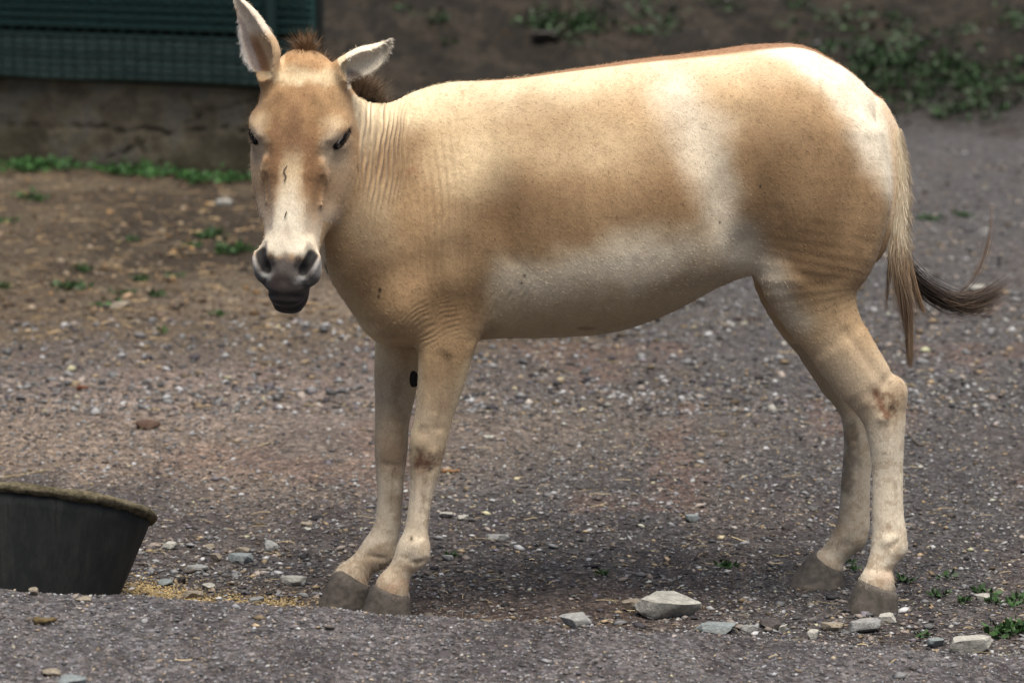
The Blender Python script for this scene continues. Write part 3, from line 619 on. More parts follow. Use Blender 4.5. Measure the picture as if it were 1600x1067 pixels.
# fore, near and far
leg([(716, 400, 7.84, 88, .075), (710, 470, 7.82, 66, .065), (699, 530, 7.81, 47, .052), (690, 590, 7.81, 38, .042), (678, 650, 7.81, 30, .035),
     (668, 697, 7.81, 29, .033), (664, 735, 7.81, 24, .028), (657, 780, 7.81, 18.5, .022), (651, 825, 7.805, 18.5, .023), (645, 858, 7.80, 26, .029),
     (627, 889, 7.80, 19.5, .025), (614, 913, 7.80, 26, .032), (610, 930, 7.80, 27, .034)], k=.025)
leg([(665, 430, 7.98, 70, .06), (640, 510, 7.975, 55, .05), (624, 560, 7.97, 40, .043), (618, 610, 7.96, 33, .037), (613, 655, 7.955, 27.5, .033), (611, 705, 7.95, 26, .032),
     (610, 740, 7.945, 22.5, .026), (609, 785, 7.94, 20, .022), (604, 825, 7.935, 21.5, .023), (590, 858, 7.93, 26, .029), (566, 882, 7.925, 21, .026),
     (550, 902, 7.92, 28, .032), (545, 918, 7.92, 27, .034)], k=.025)
# breast and shoulder masses
ell(P(628, 470, 7.86), (.085, .12, .10), k=.05)
ell(P(600, 480, 7.87), (.05, .07, .07), k=.04)
push(P(705, 300, 7.74), (.07, .05, .13), .024); push(P(665, 230, 7.76), (.03, .05, .10), -.008); push(P(745, 180, 7.76), (.035, .05, .06), .006)
push(P(690, 370, 7.74), (.05, .05, .05), .008); push(P(700, 440, 7.73), (.07, .05, .06), .014)
push(P(785, 330, 7.72), (.035, .05, .12), -.024); push(P(770, 450, 7.74), (.028, .06, .08), -.010)
push(P(1085, 210, 7.77), (.06, .06, .10), -.022); push(P(1125, 320, 7.78), (.035, .06, .11), -.026)
push(P(1160, 150, 7.80), (.05, .06, .04), .010); push(P(1160, 385, 7.80), (.03, .06, .04), -.014)
push(P(1000, 330, 7.72), (.14, .05, .08), .006)
push(P(1230, 440, 7.80), (.05, .05, .05), .012)
groove([P(860, 464, 7.72), P(900, 476, 7.72), P(960, 478, 7.72), P(1000, 468, 7.73)], .009, -.006)
groove([P(790, 400, 7.73), P(850, 450, 7.72), P(900, 470, 7.72)], .014, -.003)
groove([P(1150, 388, 7.79), P(1168, 420, 7.79), P(1190, 450, 7.80)], .012, .006)
groove([P(766, 405, 7.73), P(764, 440, 7.735), P(748, 490, 7.76), P(740, 530, 7.78)], .014, -.006)
for k_ in range(9):
    bx = 830+k_*27; groove([P(bx-8, 210, 7.73), P(bx+4, 300, 7.715), P(bx+2, 400, 7.72)], .011, .0016)
push(P(1250, 330, 7.79), (.07, .05, .12), .015); push(P(1330, 300, 7.82), (.03, .05, .12), -.012); push(P(1170, 300, 7.79), (.02, .05, .07), .006); push(P(1190, 250, 7.79), (.03, .05, .06), .006)
groove([P(1345, 200, 7.85), P(1362, 280, 7.84), P(1352, 380, 7.84)], .018, -.005)
groove([P(1215, 330, 7.78), P(1225, 400, 7.79), P(1270, 440, 7.80), P(1320, 440, 7.80)], .015, -.004)
# knee, tendons, joints
groove([P(1322, 520, 7.835), P(1352, 560, 7.84), P(1384, 600, 7.845)], .013, -.005); groove([P(1394, 640, 7.85), P(1396, 700, 7.85), P(1396, 760, 7.85), P(1397, 830, 7.845)], .006, -.010)
groove([P(1372, 700, 7.85), P(1373, 820, 7.845)], .006, .0025); push(P(1350, 630, 7.84), (.016, .02, .02), .006); push(P(1372, 622, 7.84), (.010, .02, .014), -.005); push(P(1380, 655, 7.84), (.016, .02, .012), .005)
push(P(1384, 846, 7.84), (.014, .02, .014), .005); groove([P(1365, 868, 7.83), P(1385, 862, 7.83), P(1400, 850, 7.84)], .006, -.005); push(P(1388, 893, 7.83), (.008, .02, .010), -.005)
groove([P(1338, 690, 8.09), P(1342, 800, 8.09)], .006, -.009); groove([P(1300, 545, 8.08), P(1335, 600, 8.09)], .010, -.007); groove([P(1300, 858, 8.09), P(1325, 850, 8.09)], .006, -.004)
groove([P(672, 735, 7.785), P(663, 790, 7.785), P(657, 840, 7.78)], .005, -.0095); groove([P(652, 740, 7.79), P(648, 830, 7.785)], .005, .002); groove([P(676, 728, 7.79), P(655, 730, 7.785)], .009, -.0018); groove([P(646, 676, 7.78), P(690, 670, 7.785)], .010, -.0012)
groove([P(700, 560, 7.765), P(694, 620, 7.775), P(686, 670, 7.78)], .008, -.006); groove([P(665, 560, 7.765), P(660, 660, 7.775)], .010, .003); push(P(650, 850, 7.775), (.012, .02, .014), .005); groove([P(632, 872, 7.77), P(650, 880, 7.775), P(664, 876, 7.78)], .005, -.005)
groove([P(617, 735, 7.925), P(614, 800, 7.92)], .005, -.009); groove([P(600, 725, 7.92), P(624, 728, 7.925)], .007, -.004); groove([P(575, 868, 7.90), P(600, 872, 7.905)], .006, -.005); push(P(596, 850, 7.905), (.012, .02, .012), .004)
push(P(658, 694, 7.78), (.014, .02, .018), .006); push(P(676, 708, 7.78), (.012, .02, .012), .005)
push(P(603, 700, 7.93), (.018, .02, .016), .004)
groove([P(640, 868, 7.775), P(655, 875, 7.78)], .006, -.003); groove([P(690, 555, 7.76), P(680, 640, 7.77)], .010, -.003)
# tail dock (body of the tail under its hair)
def pts(rows_):
    return [[*P(a, b, Y), MM(r, Y), MM(r, Y), d, d] for a, b, Y, r, d in rows_]
add(pts([(1356, 148, 8.0, 8, .02), (1380, 176, 8.0, 10, .020), (1396, 212, 8.0, 12, .021), (1405, 255, 8.0, 13, .021), (1408, 300, 8.0, 13, .020), (1406, 345, 8.0, 12, .017), (1404, 380, 8.0, 6, .010)]), k=.014)

# ---- head, built in its own frame: u across, v poll to lips, w out of the face
HO = P(467, 84, 7.60)
ha = np.array([-0.070, -0.20, -1.0]); ha /= np.linalg.norm(ha)
hn = np.array([-0.13, -1.0, 0.20]); hn -= ha*hn.dot(ha); hn /= np.linalg.norm(hn)
hu = np.cross(hn, ha); hu = hu if hu[0] > 0 else -hu
HM = np.array([hu, ha, hn])
def Hd(u, v, w): return HO+hu*u+ha*(v*.972)+hn*w
def head(rows_, k=.03, **kw):
    """rows: v a w front back"""
    st = [[*Hd(0, r[0], r[2]), r[1], r[1], r[3], r[4]] for r in rows_]
    add(st, hn, k=k, **kw)
HB = G.copy()
G[:] = 1.0
# skull and nose
head([(.015, .045, -.075, .04, .05), (.045, .076, -.07, .052, .06), (.09, .090, -.065, .06, .07), (.14, .092, -.062, .062, .07), (.19, .085, -.060, .058, .07), (.25, .070, -.055, .050, .06),
      (.31, .056, -.050, .046, .05), (.37, .049, -.048, .044, .05), (.42, .048, -.046, .042, .05), (.46, .053, -.046, .040, .05), (.50, .052, -.048, .038, .045)], pw=2.4)
# cheeks and jaw
head([(.075, .082, -.11, .05, .05), (.12, .102, -.12, .07, .08), (.17, .116, -.125, .075, .10), (.23, .120, -.13, .08, .11), (.29, .113, -.13, .075, .10), (.345, .096, -.12, .065, .075),
      (.39, .075, -.105, .05, .055), (.44, .060, -.095, .045, .045)], k=.045, pw=2.3)
# eye region
for s in (-1, 1):
    ell(Hd(s*.086, .175, -.062), (.028, .040, .040), k=.03, axes_=HM)
    ell(Hd(s*.098, .150, -.075), (.014, .016, .02), k=.02, axes_=HM)
    groove([Hd(s*.066, .250, -.030), Hd(s*.080, .29, -.045), Hd(s*.072, .345, -.050)], .010, .010); groove([Hd(s*.060, .30, -.035), Hd(s*.058, .36, -.045)], .014, -.003)
    groove([Hd(s*.062, .275, -.03), Hd(s*.082, .268, -.05), Hd(s*.086, .30, -.06), Hd(s*.078, .33, -.06)], .0045, .003); push(Hd(s*.088, .33, -.09), (.02, .05, .03), -.006)
    push(Hd(s*.050, .165, -.005), (.016, .016, .02), -.005); groove([Hd(s*.04, .09, -.01), Hd(s*.075, .13, -.03), Hd(s*.09, .16, -.05)], .010, .004)
    groove([Hd(s*.045, .30, -.010), Hd(s*.052, .35, -.022), Hd(s*.050, .41, -.03)], .014, -.006)
    push(Hd(s*.045, .13, .0), (.022, .03, .03), -.004); push(Hd(s*.062, .235, -.02), (.014, .04, .02), -.005)
# muzzle
head([(.445, .052, -.05, .040, .045), (.475, .060, -.052, .046, .045), (.505, .060, -.052, .045, .045), (.535, .052, -.054, .043, .04), (.560, .040, -.056, .036, .03)], k=.02, pw=2.3)
for s in (-1, 1):
    ell(Hd(s*.049, .480, -.034), (.028, .037, .034), k=.018, axes_=HM)
    ell(Hd(s*.056, .505, -.050), (.020, .026, .028), k=.018, axes_=HM)
head([(.530, .046, -.088, .03, .03), (.560, .044, -.086, .032, .034), (.582, .034, -.082, .026, .026)], k=.012, pw=2.3)
for s in (-1, 1):
    # comma shaped nostril: deep outer slit and the shallower inner fold
    groove([Hd(s*.061, .456, -.020), Hd(s*.054, .480, -.006), Hd(s*.040, .506, -.006)], .0125, -.030)
    groove([Hd(s*.058, .462, -.022), Hd(s*.052, .480, -.018), Hd(s*.042, .500, -.020)], .009, -.026)
    groove([Hd(s*.074, .462, -.030), Hd(s*.073, .485, -.020), Hd(s*.060, .512, -.016)], .007, .006)
    groove([Hd(s*.034, .470, -.002), Hd(s*.028, .490, -.002), Hd(s*.026, .505, -.004)], .009, -.004)
    groove([Hd(s*.066, .500, -.03), Hd(s*.055, .522, -.020), Hd(s*.040, .522, -.012)], .006, .004)
groove([Hd(0, .475, -.004), Hd(0, .53, -.008)], .008, -.003)
groove([Hd(-.056, .538, -.075), Hd(-.040, .556, -.040), Hd(-.015, .566, -.018), Hd(.015, .566, -.018), Hd(.040, .556, -.040), Hd(.056, .538, -.075)], .006, -.010)
# eye sockets: a slanted slit
EYE = []
for s in (-1, 1):
    p1, p2 = Hd(s*.115, .170, -.066), Hd(s*.092, .216, -.030); EYE.append((s, p1, p2))
    groove([p1, (p1+p2)/2+hn*.006+hu*s*.006, p2], .010, -.012)
    groove([Hd(s*.112, .160, -.066), Hd(s*.094, .168, -.030), Hd(s*.082, .195, -.016)], .008, .005)
    groove([Hd(s*.114, .190, -.085), Hd(s*.106, .208, -.052), Hd(s*.092, .216, -.034)], .006, .003)
# poll bump
ell(Hd(0, .02, -.07), (.045, .03, .05), k=.03, axes_=HM)
# ears: cupped shells
def ear(rows_, Ysh, op_dir, th=.0055, shift=.020):
    st = []; st2 = []
    od = np.array(op_dir, float); od /= np.linalg.norm(od)
    for i, (px, py, Y, r, d) in enumerate(rows_):
        p = P(px, py, Y); rr = MM(r, Y); st.append([*p, rr, rr, d, d])
        if i > 0:
            f = max(.0, 1-th/max(rr, .006))
            q = p+od*(shift*min(1, rr/.03)); st2.append([*q, rr*f+.001, rr*f+.001, max(d-th, .002)*1.15, max(d-th, .002)*1.15])
    add(st, (0, 1, 0), k=.014, n=4); sub(st2, (0, 1, 0), k=.004, n=4, marg=.03)
ear([(424, 140, 7.64, 15, .022), (417, 112, 7.62, 20, .027), (408, 85, 7.61, 31, .030), (397, 55, 7.60, 26, .028), (387, 28, 7.595, 18, .022), (375, 8, 7.59, 11, .015), (364, -12, 7.59, 4, .006)],
    0, (-.62, -.78, -.05))
ear([(524, 120, 7.64, 20, .022), (545, 106, 7.635, 21, .026), (568, 96, 7.63, 23, .027), (588, 86, 7.63, 18, .022), (602, 74, 7.63, 11, .014), (611, 63, 7.63, 4, .006)],
    0, (.05, -.86, -.50))
sl_, i0_, i1_ = box(lo, hi)
G[:] = smin(HB, G, .03); del HB

# ---- surface nets
def surface_nets(G):
    ins = G < 0
    nx, ny, nz = G.shape
    c = np.zeros((nx-1, ny-1, nz-1), dtype=np.int8)
    for dx in (0, 1):
        for dy in (0, 1):
            for dz in (0, 1): c += ins[dx:nx-1+dx, dy:ny-1+dy, dz:nz-1+dz]
    act = np.argwhere((c > 0) & (c < 8)); del c
    idx = np.full((nx-1, ny-1, nz-1), -1, dtype=np.int32); idx[act[:, 0], act[:, 1], act[:, 2]] = np.arange(len(act))
    cr = np.array([(a, b, d) for a in (0, 1) for b in (0, 1) for d in (0, 1)])
    val = np.stack([G[act[:, 0]+a, act[:, 1]+b, act[:, 2]+d] for a, b, d in cr], 1)
    sm = np.zeros((len(act), 3)); ct = np.zeros(len(act))
    for i in range(8):
        for j in range(i+1, 8):
            if np.abs(cr[i]-cr[j]).sum() != 1: continue
            a, b = val[:, i], val[:, j]; m = (a < 0) != (b < 0)
            t = np.where(m, a/np.where(m, a-b, 1), 0)
            sm += np.where(m[:, None], cr[i]+(cr[j]-cr[i])*t[:, None], 0); ct += m
    V = act+sm/ct[:, None]
    F = []
    for ax in range(3):
        s0 = [slice(None)]*3; s1 = [slice(None)]*3; s0[ax] = slice(0, -1); s1[ax] = slice(1, None)
        m = ins[tuple(s0)] != ins[tuple(s1)]
        e = np.argwhere(m); o = [a for a in range(3) if a != ax]
        e = e[(e[:, o[0]] > 0) & (e[:, o[1]] > 0) & (e[:, o[0]] < G.shape[o[0]]-1) & (e[:, o[1]] < G.shape[o[1]]-1)]
        q = []
        for d0, d1 in ((0, 0), (1, 0), (1, 1), (0, 1)):
            k = e.copy(); k[:, o[0]] -= d0; k[:, o[1]] -= d1; q.append(idx[k[:, 0], k[:, 1], k[:, 2]])
        q = np.stack(q, 1); fl = ins[e[:, 0], e[:, 1], e[:, 2]]
        if ax == 1: fl = ~fl
        q[~fl] = q[~fl][:, ::-1]; F.append(q)
    F = np.vstack(F); F = F[(F >= 0).all(1)]
    return V, F
V, F = surface_nets(G)
V = lo+V*VOX
# smooth a little
E_ = np.vstack([F[:, [0, 1]], F[:, [1, 2]], F[:, [2, 3]], F[:, [3, 0]]])
def lap(V, lam):
    acc = np.zeros_like(V); n = np.zeros(len(V))
    for k in range(3):
        acc[:, k] = np.bincount(E_[:, 0], V[E_[:, 1], k], len(V))+np.bincount(E_[:, 1], V[E_[:, 0], k], len(V))
    n = np.bincount(E_[:, 0], minlength=len(V))+np.bincount(E_[:, 1], minlength=len(V))
    return V+(acc/np.maximum(n, 1)[:, None]-V)*lam
for _ in range(2): V = lap(V, .5); V = lap(V, -.3)
V = lap(V, .4)
del G
# ---- the coat: colour patches plus painted light and shade, laid on in the animal's own side view and head frame
sx, sy = sidepx(V)
wx = (fbm(sx, sy, 1/45, 4, 1)-.5)*44; wy = (fbm(sx, sy, 1/45, 4, 9)-.5)*44
fx = (fbm(sx, sy, 1/9, 3, 3)-.5)*16
X_, Y_ = sx+wx+fx, sy+wy+fx
NRM = np.zeros_like(V)
_d1 = V[F[:, 2]]-V[F[:, 0]]; _d2 = V[F[:, 3]]-V[F[:, 1]]; _n = np.cross(_d1, _d2)
for k in range(3):
    NRM[:, k] = sum(np.bincount(F[:, j], _n[:, k], len(V)) for j in range(4))
NRM /= np.linalg.norm(NRM, axis=1)[:, None]+1e-9
if (NRM*(V-V.mean(0))).sum() < 0: F = F[:, ::-1].copy(); NRM = -NRM
K = np.tile(np.array([.47, .295, .148]), (len(V), 1))
TAN = np.array([.45, .288, .148]); BRN = np.array([.170, .098, .044]); CRM = np.array([.74, .60, .38]); WHT = np.array([.86, .78, .62])  # BRN is coat brown and also paints shade on flank and hollows
K[:] = TAN
DRK = np.array([.10, .06, .035])
def paint(m, c):
    m = np.clip(m, 0, 1)[:, None]; K[:] = K*(1-m)+np.asarray(c)*m
def blob(x, y, rx, ry, ang=0, soft=.6, warp=True):
    a = math.radians(ang); dx, dy = (X_-x, Y_-y) if warp else (sx-x, sy-y)
    p = (dx*math.cos(a)+dy*math.sin(a))/rx; q = (-dx*math.sin(a)+dy*math.cos(a))/ry
    return 1-ss(1-soft, 1+soft, np.sqrt(p*p+q*q))
def path(pts_, soft=.7, warp=True):
    """soft band along px, py, half width"""
    x, y = (X_, Y_) if warp else (sx, sy); best = np.full(len(x), 9.)
    for (x0, y0, r0), (x1, y1, r1) in zip(pts_[:-1], pts_[1:]):
        t = np.clip(((x-x0)*(x1-x0)+(y-y0)*(y1-y0))/((x1-x0)**2+(y1-y0)**2), 0, 1)
        best = np.minimum(best, np.hypot(x-x0-t*(x1-x0), y-y0-t*(y1-y0))/(r0*(1-t)+r1*t))
    return 1-ss(1-soft, 1+soft, best)
top = np.interp(sx, [t[0] for t in TOR[::-1]], [t[1] for t in TOR[::-1]])
paint(.9*(1-ss(0, 75, Y_-top)), [.82, .70, .48]); paint(.4*blob(725, 215, 60, 75, 0, .9), CRM); paint(.3*blob(900, 220, 110, 45), CRM)  # cream back, paled further to paint in light from above
paint(.35*fbm(sx, sy, 1/60, 3, 21), CRM)
paint(.55*blob(820, 330, 85, 65), BRN); paint(.40*blob(960, 320, 170, 60), BRN); paint(.35*blob(1040, 250, 60, 60), BRN)
paint(.55*blob(1235, 300, 90, 130, 10), BRN); paint(.5*blob(1270, 400, 95, 60), BRN); paint(.4*blob(1330, 330, 55, 80), BRN)
paint(.35*blob(700, 420, 80, 60), BRN); paint(.55*blob(628, 235, 34, 60), BRN); paint(.35*blob(560, 400, 40, 60), BRN)
paint(.35*blob(850, 180, 110, 45), BRN); paint(.4*blob(740, 250, 60, 50), CRM)
paint(.45*blob(790, 350, 40, 85), BRN); paint(.35*blob(1250, 250, 120, 60), BRN); paint(.3*blob(700, 470, 60, 40), BRN); paint(.5*blob(1030, 330, 70, 45), BRN)  # browns deepen the hollow behind the shoulder as painted muscle shade
# belly, flank wedge, rump
bl = np.interp(sx, [700, 760, 860, 950, 1050, 1130, 1180, 1300], [470, 412, 398, 372, 352, 350, 372, 600])
paint(.60*ss(-36, 34, Y_-bl)*ss(745, 780, X_)*(1-ss(1150, 1190, X_)), [.74, .64, .46])
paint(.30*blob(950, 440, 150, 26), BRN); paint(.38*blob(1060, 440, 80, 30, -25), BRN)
paint(.5*ss(470, 505, Y_)*ss(740, 760, sx)*(1-ss(1180, 1250, sx)), np.array([.50, .38, .24]))  # dirty lower belly, with underside shade painted into the coat
paint(.65*blob(970, 400, 110, 30, -10, .9), WHT); paint(.45*blob(820, 430, 50, 28, 0, .9), WHT)
paint(.74*path([(1050, 145, 34), (1085, 200, 40), (1105, 270, 27), (1130, 340, 20), (1155, 385, 28), (1200, 430, 24), (1240, 500, 18)], 1.0), WHT*.97)
rl = np.interp(Y_, [60, 90, 110, 150, 200, 250, 300, 330, 400], [1120, 1200, 1262, 1296, 1325, 1350, 1378, 1402, 1460])
paint(.95*ss(-22, 26, X_-rl)*(sy < 420), WHT)
# chest, throat, crest
paint(.8*ss(-25, 25, np.interp(Y_, [380, 430, 480, 530], [500, 535, 568, 610])-X_)*(sy > 380)*(1-ss(560, 600, sy)), CRM)
paint(.7*blob(640, 165, 50, 22), CRM); paint(.35*blob(590, 330, 30, 60), CRM)
# soften the borders of the patches
_deg = np.maximum(np.bincount(E_[:, 0], minlength=len(V))+np.bincount(E_[:, 1], minlength=len(V)), 1)[:, None]
for _ in range(26):
    K = .35*K+.65*np.stack([np.bincount(E_[:, 0], K[E_[:, 1], k], len(V))+np.bincount(E_[:, 1], K[E_[:, 0], k], len(V)) for k in range(3)], 1)/_deg
# legs
paint(.12*(fbm(sx, sy, 1/22, 4, 71)-.35)*4*(sy < 520), BRN); paint(.70*blob(1010, 490, 210, 34, 0, .9), [.32, .215, .11]); paint(.35*ss(420, 470, Y_)*ss(760, 790, sx)*(1-ss(1120, 1160, sx)), CRM*.8)  # brown band along the belly edge paints in underside shade
paint(.45*blob(620, 420, 40, 70, 0, .9), BRN); paint(.4*blob(720, 455, 40, 40, 0, .9), BRN); paint(.35*blob(1290, 430, 60, 30, 0, .9), BRN); paint(.4*blob(1190, 260, 35, 60, 0, .9), BRN)  # extra brown in the hollows stands in for muscle shading
paint(.75*ss(480, 600, Y_)*ss(1100, 1150, sx), np.array([.56, .46, .33])); paint(.85*ss(630, 700, Y_)*ss(1100, 1150, sx), [.74, .66, .52])
paint(.7*ss(540, 640, Y_)*(sx < 800), np.array([.54, .45, .33])); paint(.85*ss(710, 770, Y_)*(sx < 800), [.68, .59, .45]); paint(.35*blob(690, 590, 22, 60), BRN)
paint(.6*path([(650, 560, 10), (643, 700, 10)], warp=False), CRM); paint(.5*path([(735, 560, 10), (700, 690, 10)], warp=False), CRM)
paint(.45*blob(664, 700, 26, 26), BRN*.9); paint(.75*blob(668, 708, 13, 11, soft=.9), [.12, .05, .03]); paint(.7*(fbm(sx, sy, 1/5, 3, 91) > .52)*blob(672, 706, 24, 20), [.13, .06, .035]); paint(.6*(fbm(sx, sy, 1/6, 3, 92) > .55)*blob(1385, 628, 24, 34), [.16, .08, .05])
paint(.35*path([(625, 600, 8), (622, 690, 8)], .9)*(V[:, 1] > 7.87), BRN); paint(.35*path([(668, 760, 4), (662, 830, 4)], .9), BRN); paint(.5*blob(610, 715, 24, 34), [.24, .15, .09])
paint(.75*path([(1362, 605, 5), (1378, 632, 7), (1390, 645, 4)], soft=.9), [.20, .09, .05]); paint(.35*blob(1400, 625, 16, 24), BRN)
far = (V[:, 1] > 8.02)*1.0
paint(.35*far*(sy > 560)*(sx > 1200), [.22, .17, .12]); paint(.7*far*path([(1342, 690, 9), (1340, 790, 8)], soft=.9), [.10, .08, .065])  # far hind leg darkened, its shade put into the coat colour
paint(.5*blob(625, 800, 16, 30)*(V[:, 1] > 7.87), [.2, .12, .07]); paint(.55*blob(1300, 850, 30, 16), [.28, .17, .10]); paint(.4*blob(1375, 895, 30, 14), [.36, .20, .12])
paint(.5*(fbm(sx, sy, 1/9, 4, 95) > .56)*ss(760, 860, sy), [.40, .30, .20])
paint(.45*blob(590, 880, 60, 20), [.42, .30, .19]); paint(.5*blob(615, 905, 50, 10), [.36, .19, .10]); paint(.5*blob(1385, 820, 4, 4, soft=.9, warp=False), [.3, .15, .08])
paint(.4*(fbm(sx, sy, 1/12, 3, 31) > .62)*ss(600, 700, sy), [.34, .25, .16])
# small flecks of mud
for x, y, r in [(597, 441, 2.6), (595, 451, 2.2), (1183, 285, 1.8), (1121, 341, 1.6), (819, 418, 1.8), (815, 430, 1.6), (645, 826, 2), (549, 157, 2.2)]:
    paint(.9*(1-ss(.6, 1.5, np.hypot(sx-x, (sy-y)*.7)/r))*(V[:, 1] < 7.95), [.03, .02, .015])
paint(.5*(fbm(sx, sy, 1/7, 2, 40) > .60)*blob(655, 272, 16, 14), [.3, .13, .07]); paint(.4*(fbm(sx, sy, 1/7, 2, 41) > .56)*blob(735, 146, 14, 12), [.33, .13, .06])
paint(.5*blob(915, 508, 14, 4, soft=.5, warp=False), [.16, .08, .05])
# back stripe and tail
spY = np.interp(sx, [t[0] for t in TOR[::-1]], [t[3] for t in TOR[::-1]]); hwid = np.interp(sx, [740, 800, 1000, 1180, 1260, 1340, 1400], [.004, .018, .046, .066, .050, .018, .010])
paint(.95*(1-ss(.75, 1.15, np.abs(V[:, 1]-spY)/hwid))*(NRM[:, 2] > .1)*(sx > 740)*(sx < 1385), [.30, .155, .075])
tl = ss(1396, 1402, sx+np.interp(sy, [150, 200, 250], [22, 6, 0]))*(sy > 160)*(sy < 400)
paint(.9*tl, np.array([.74, .58, .40]))
# head
hq = V-HO; hU, hV, hW = hq@hu, (hq@ha)/.972, hq@hn
haw = np.interp(hV, [-.03, .045, .09, .17, .23, .29, .345, .39, .44, .47, .55, .62], [.06, .10, .108, .128, .130, .122, .106, .088, .080, .084, .066, .05])
hd = ss(-.235, -.20, hW+.115*ss(.36, .44, hV))*(1-ss(0, .005, np.abs(hU)-haw))*(hV > -.03)*(hV < .64)*(V[:, 1] < 7.80)
nU = hU+(fbm(hU, hV, 60, 4, 5)-.5)*.020; nV = hV+(fbm(hU, hV, 50, 4, 6)-.5)*.03; aU = np.abs(nU)
def hb(u, v, ru, rv, soft=.7, both=True):
    q = np.hypot(((np.abs(nU) if both else nU)-u)/ru, (nV-v)/rv); return (1-ss(1-soft, 1+soft, q))*hd
hd = hd*(1-(hV > .38)*(np.abs(hU) > .055)*(hW < -.075))
paint(hd, [.45, .285, .145])
paint(.55*hb(0, .13, .07, .07), [.34, .19, .085]); paint(.9*(fbm(hU, hV, 55, 4, 81)-.35)*hd*(1-ss(.25, .35, hV)), [.25, .13, .06]); paint(.5*hb(.07, .235, .012, .04), [.30, .17, .08])
for a_, b_ in ((.036, .24), (.044, .27), (.054, .305), (.062, .34)): paint(.26*hb(a_, b_, .016, .030, 1.0), [.28, .15, .065]); paint(.75*hb(0, .20, .020, .06), [.25, .14, .07]); paint(.7*hb(.04, .235, .016, .06), [.28, .155, .075])
paint(.85*hb(0, .048, .085, .022, .6), CRM); paint(.5*hb(0, .02, .05, .02), [.45, .25, .11])
paint(.4*hb(.085, .155, .022, .016, .9), CRM); paint(.75*hb(.092, .215, .024, .045), [.55, .46, .34])
paint(.3*hb(.060, .31, .016, .055, .9), [.30, .16, .08]); paint(.6*hb(.105, .30, .03, .08), [.58, .42, .27]); paint(.6*hb(.075, .40, .025, .06), [.55, .47, .37])
paint(.55*(1-ss(.3, 1.6, np.abs(nU)/.022))*hd*ss(.20, .27, nV)*(1-ss(.40, .43, nV)), CRM)
paint(.92*(1-ss(.35, 1.65, np.abs(nU)/np.interp(hV, [.25, .30, .34, .38, .42, .44, .46, .48], [.008, .024, .032, .040, .058, .072, .085, .08])))*hd*ss(.25, .39, nV)*(1-ss(.458, .482, nV)), WHT*.98)
mz = ss(.455, .492, hV+(fbm(hU, hV, 80, 3, 8)-.5)*.014)*hd
paint(.95*mz, [.095, .088, .084]); paint(.8*mz*ss(.498, .53, hV), [.040, .034, .031]); paint(.75*mz*ss(.058, .074, np.abs(hU))*(1-ss(.505, .525, hV)), [.40, .39, .37]); paint(.4*hb(0, .50, .012, .035), [.11, .09, .08])
paint(.75*hb(.045, .522, .022, .007, .5), [.22, .22, .21]); paint(.7*hb(0, .535, .03, .02), [.045, .032, .028]); paint(.5*hb(0, .415, .012, .016), [.45, .36, .27])
paint(.9*ss(.552, .566, hV+.1*np.abs(hU))*hd, [.022, .017, .016])
for s in (-1, 1):
    for c_, r_ in ((Hd(s*.059, .462, -.026), .014), (Hd(s*.056, .472, -.024), .016), (Hd(s*.051, .484, -.024), .018), (Hd(s*.044, .498, -.022), .015), (Hd(s*.040, .506, -.016), .010)):
        paint(.97*(1-ss(.7, 1.2, np.linalg.norm(V-c_, axis=1)/r_)), [.006, .005, .005])
    for c_, r_ in ((Hd(s*.032, .478, -.004), .010), (Hd(s*.028, .493, -.004), .008)):
        paint(.7*(1-ss(.6, 1.3, np.linalg.norm(V-c_, axis=1)/r_)), [.018, .016, .016])
for s, p1, p2 in EYE:
    t = np.clip(((V-p1)@(p2-p1))/((p2-p1)@(p2-p1)), 0, 1); dd = np.linalg.norm(V-p1-t[:, None]*(p2-p1), axis=1)
    paint(.97*(1-ss(.0075, .0105, dd)), [.012, .009, .008])
# ears
ev = P(424, 140, 7.64); eL = (V[:, 0] < P(443, 0, 7.6)[0])*(V[:, 2] > P(0, 112, 7.6)[2])
paint(.9*eL, [.66, .47, .28])
eo = NRM@np.array([-.62, -.78, -.05]); epx = IW/2+FPX*V[:, 0]/7.58/1.005; epy = sy
eax = np.interp(sy, [-12, 8, 28, 55, 85, 112], [364, 375, 387, 397, 408, 417]); ew = np.interp(sy, [-12, 8, 28, 55, 85, 112], [5, 11, 18, 26, 31, 22])
er = (epx-eax)/ew
paint(.9*eL*(1-ss(-.75, -.35, er)), [.88, .84, .78]); paint(.85*eL*ss(-.6, -.45, er)*(1-ss(-.2, .1, er))*ss(-10, 30, sy), [.42, .36, .34])
paint(.85*eL*ss(-.25, -.05, er)*(1-ss(.25, .55, er))*ss(30, 60, sy), [.26, .13, .07]); paint(.7*eL*ss(-.25, -.05, er)*(1-ss(30, 50, sy)), [.85, .78, .66])
eR = (V[:, 0] > P(540, 0, 7.63)[0])*(V[:, 1] < 7.72)*(V[:, 2] > P(0, 142, 7.63)[2])*(sx < 640)
paint(.95*eR, WHT); et = ((sy-128)*.35+(sx-540))
paint(.85*eR*(1-ss(.8, 1.3, np.hypot((sx-556)/20, (sy-112)/13))), [.14, .09, .06]); paint(.7*eR*ss(600, 610, sx), [.10, .08, .07])
paint(.6*eR*(1-ss(.7, 1.4, np.hypot((sx-547)/10, (sy-100)/8))), [.3, .27, .25])
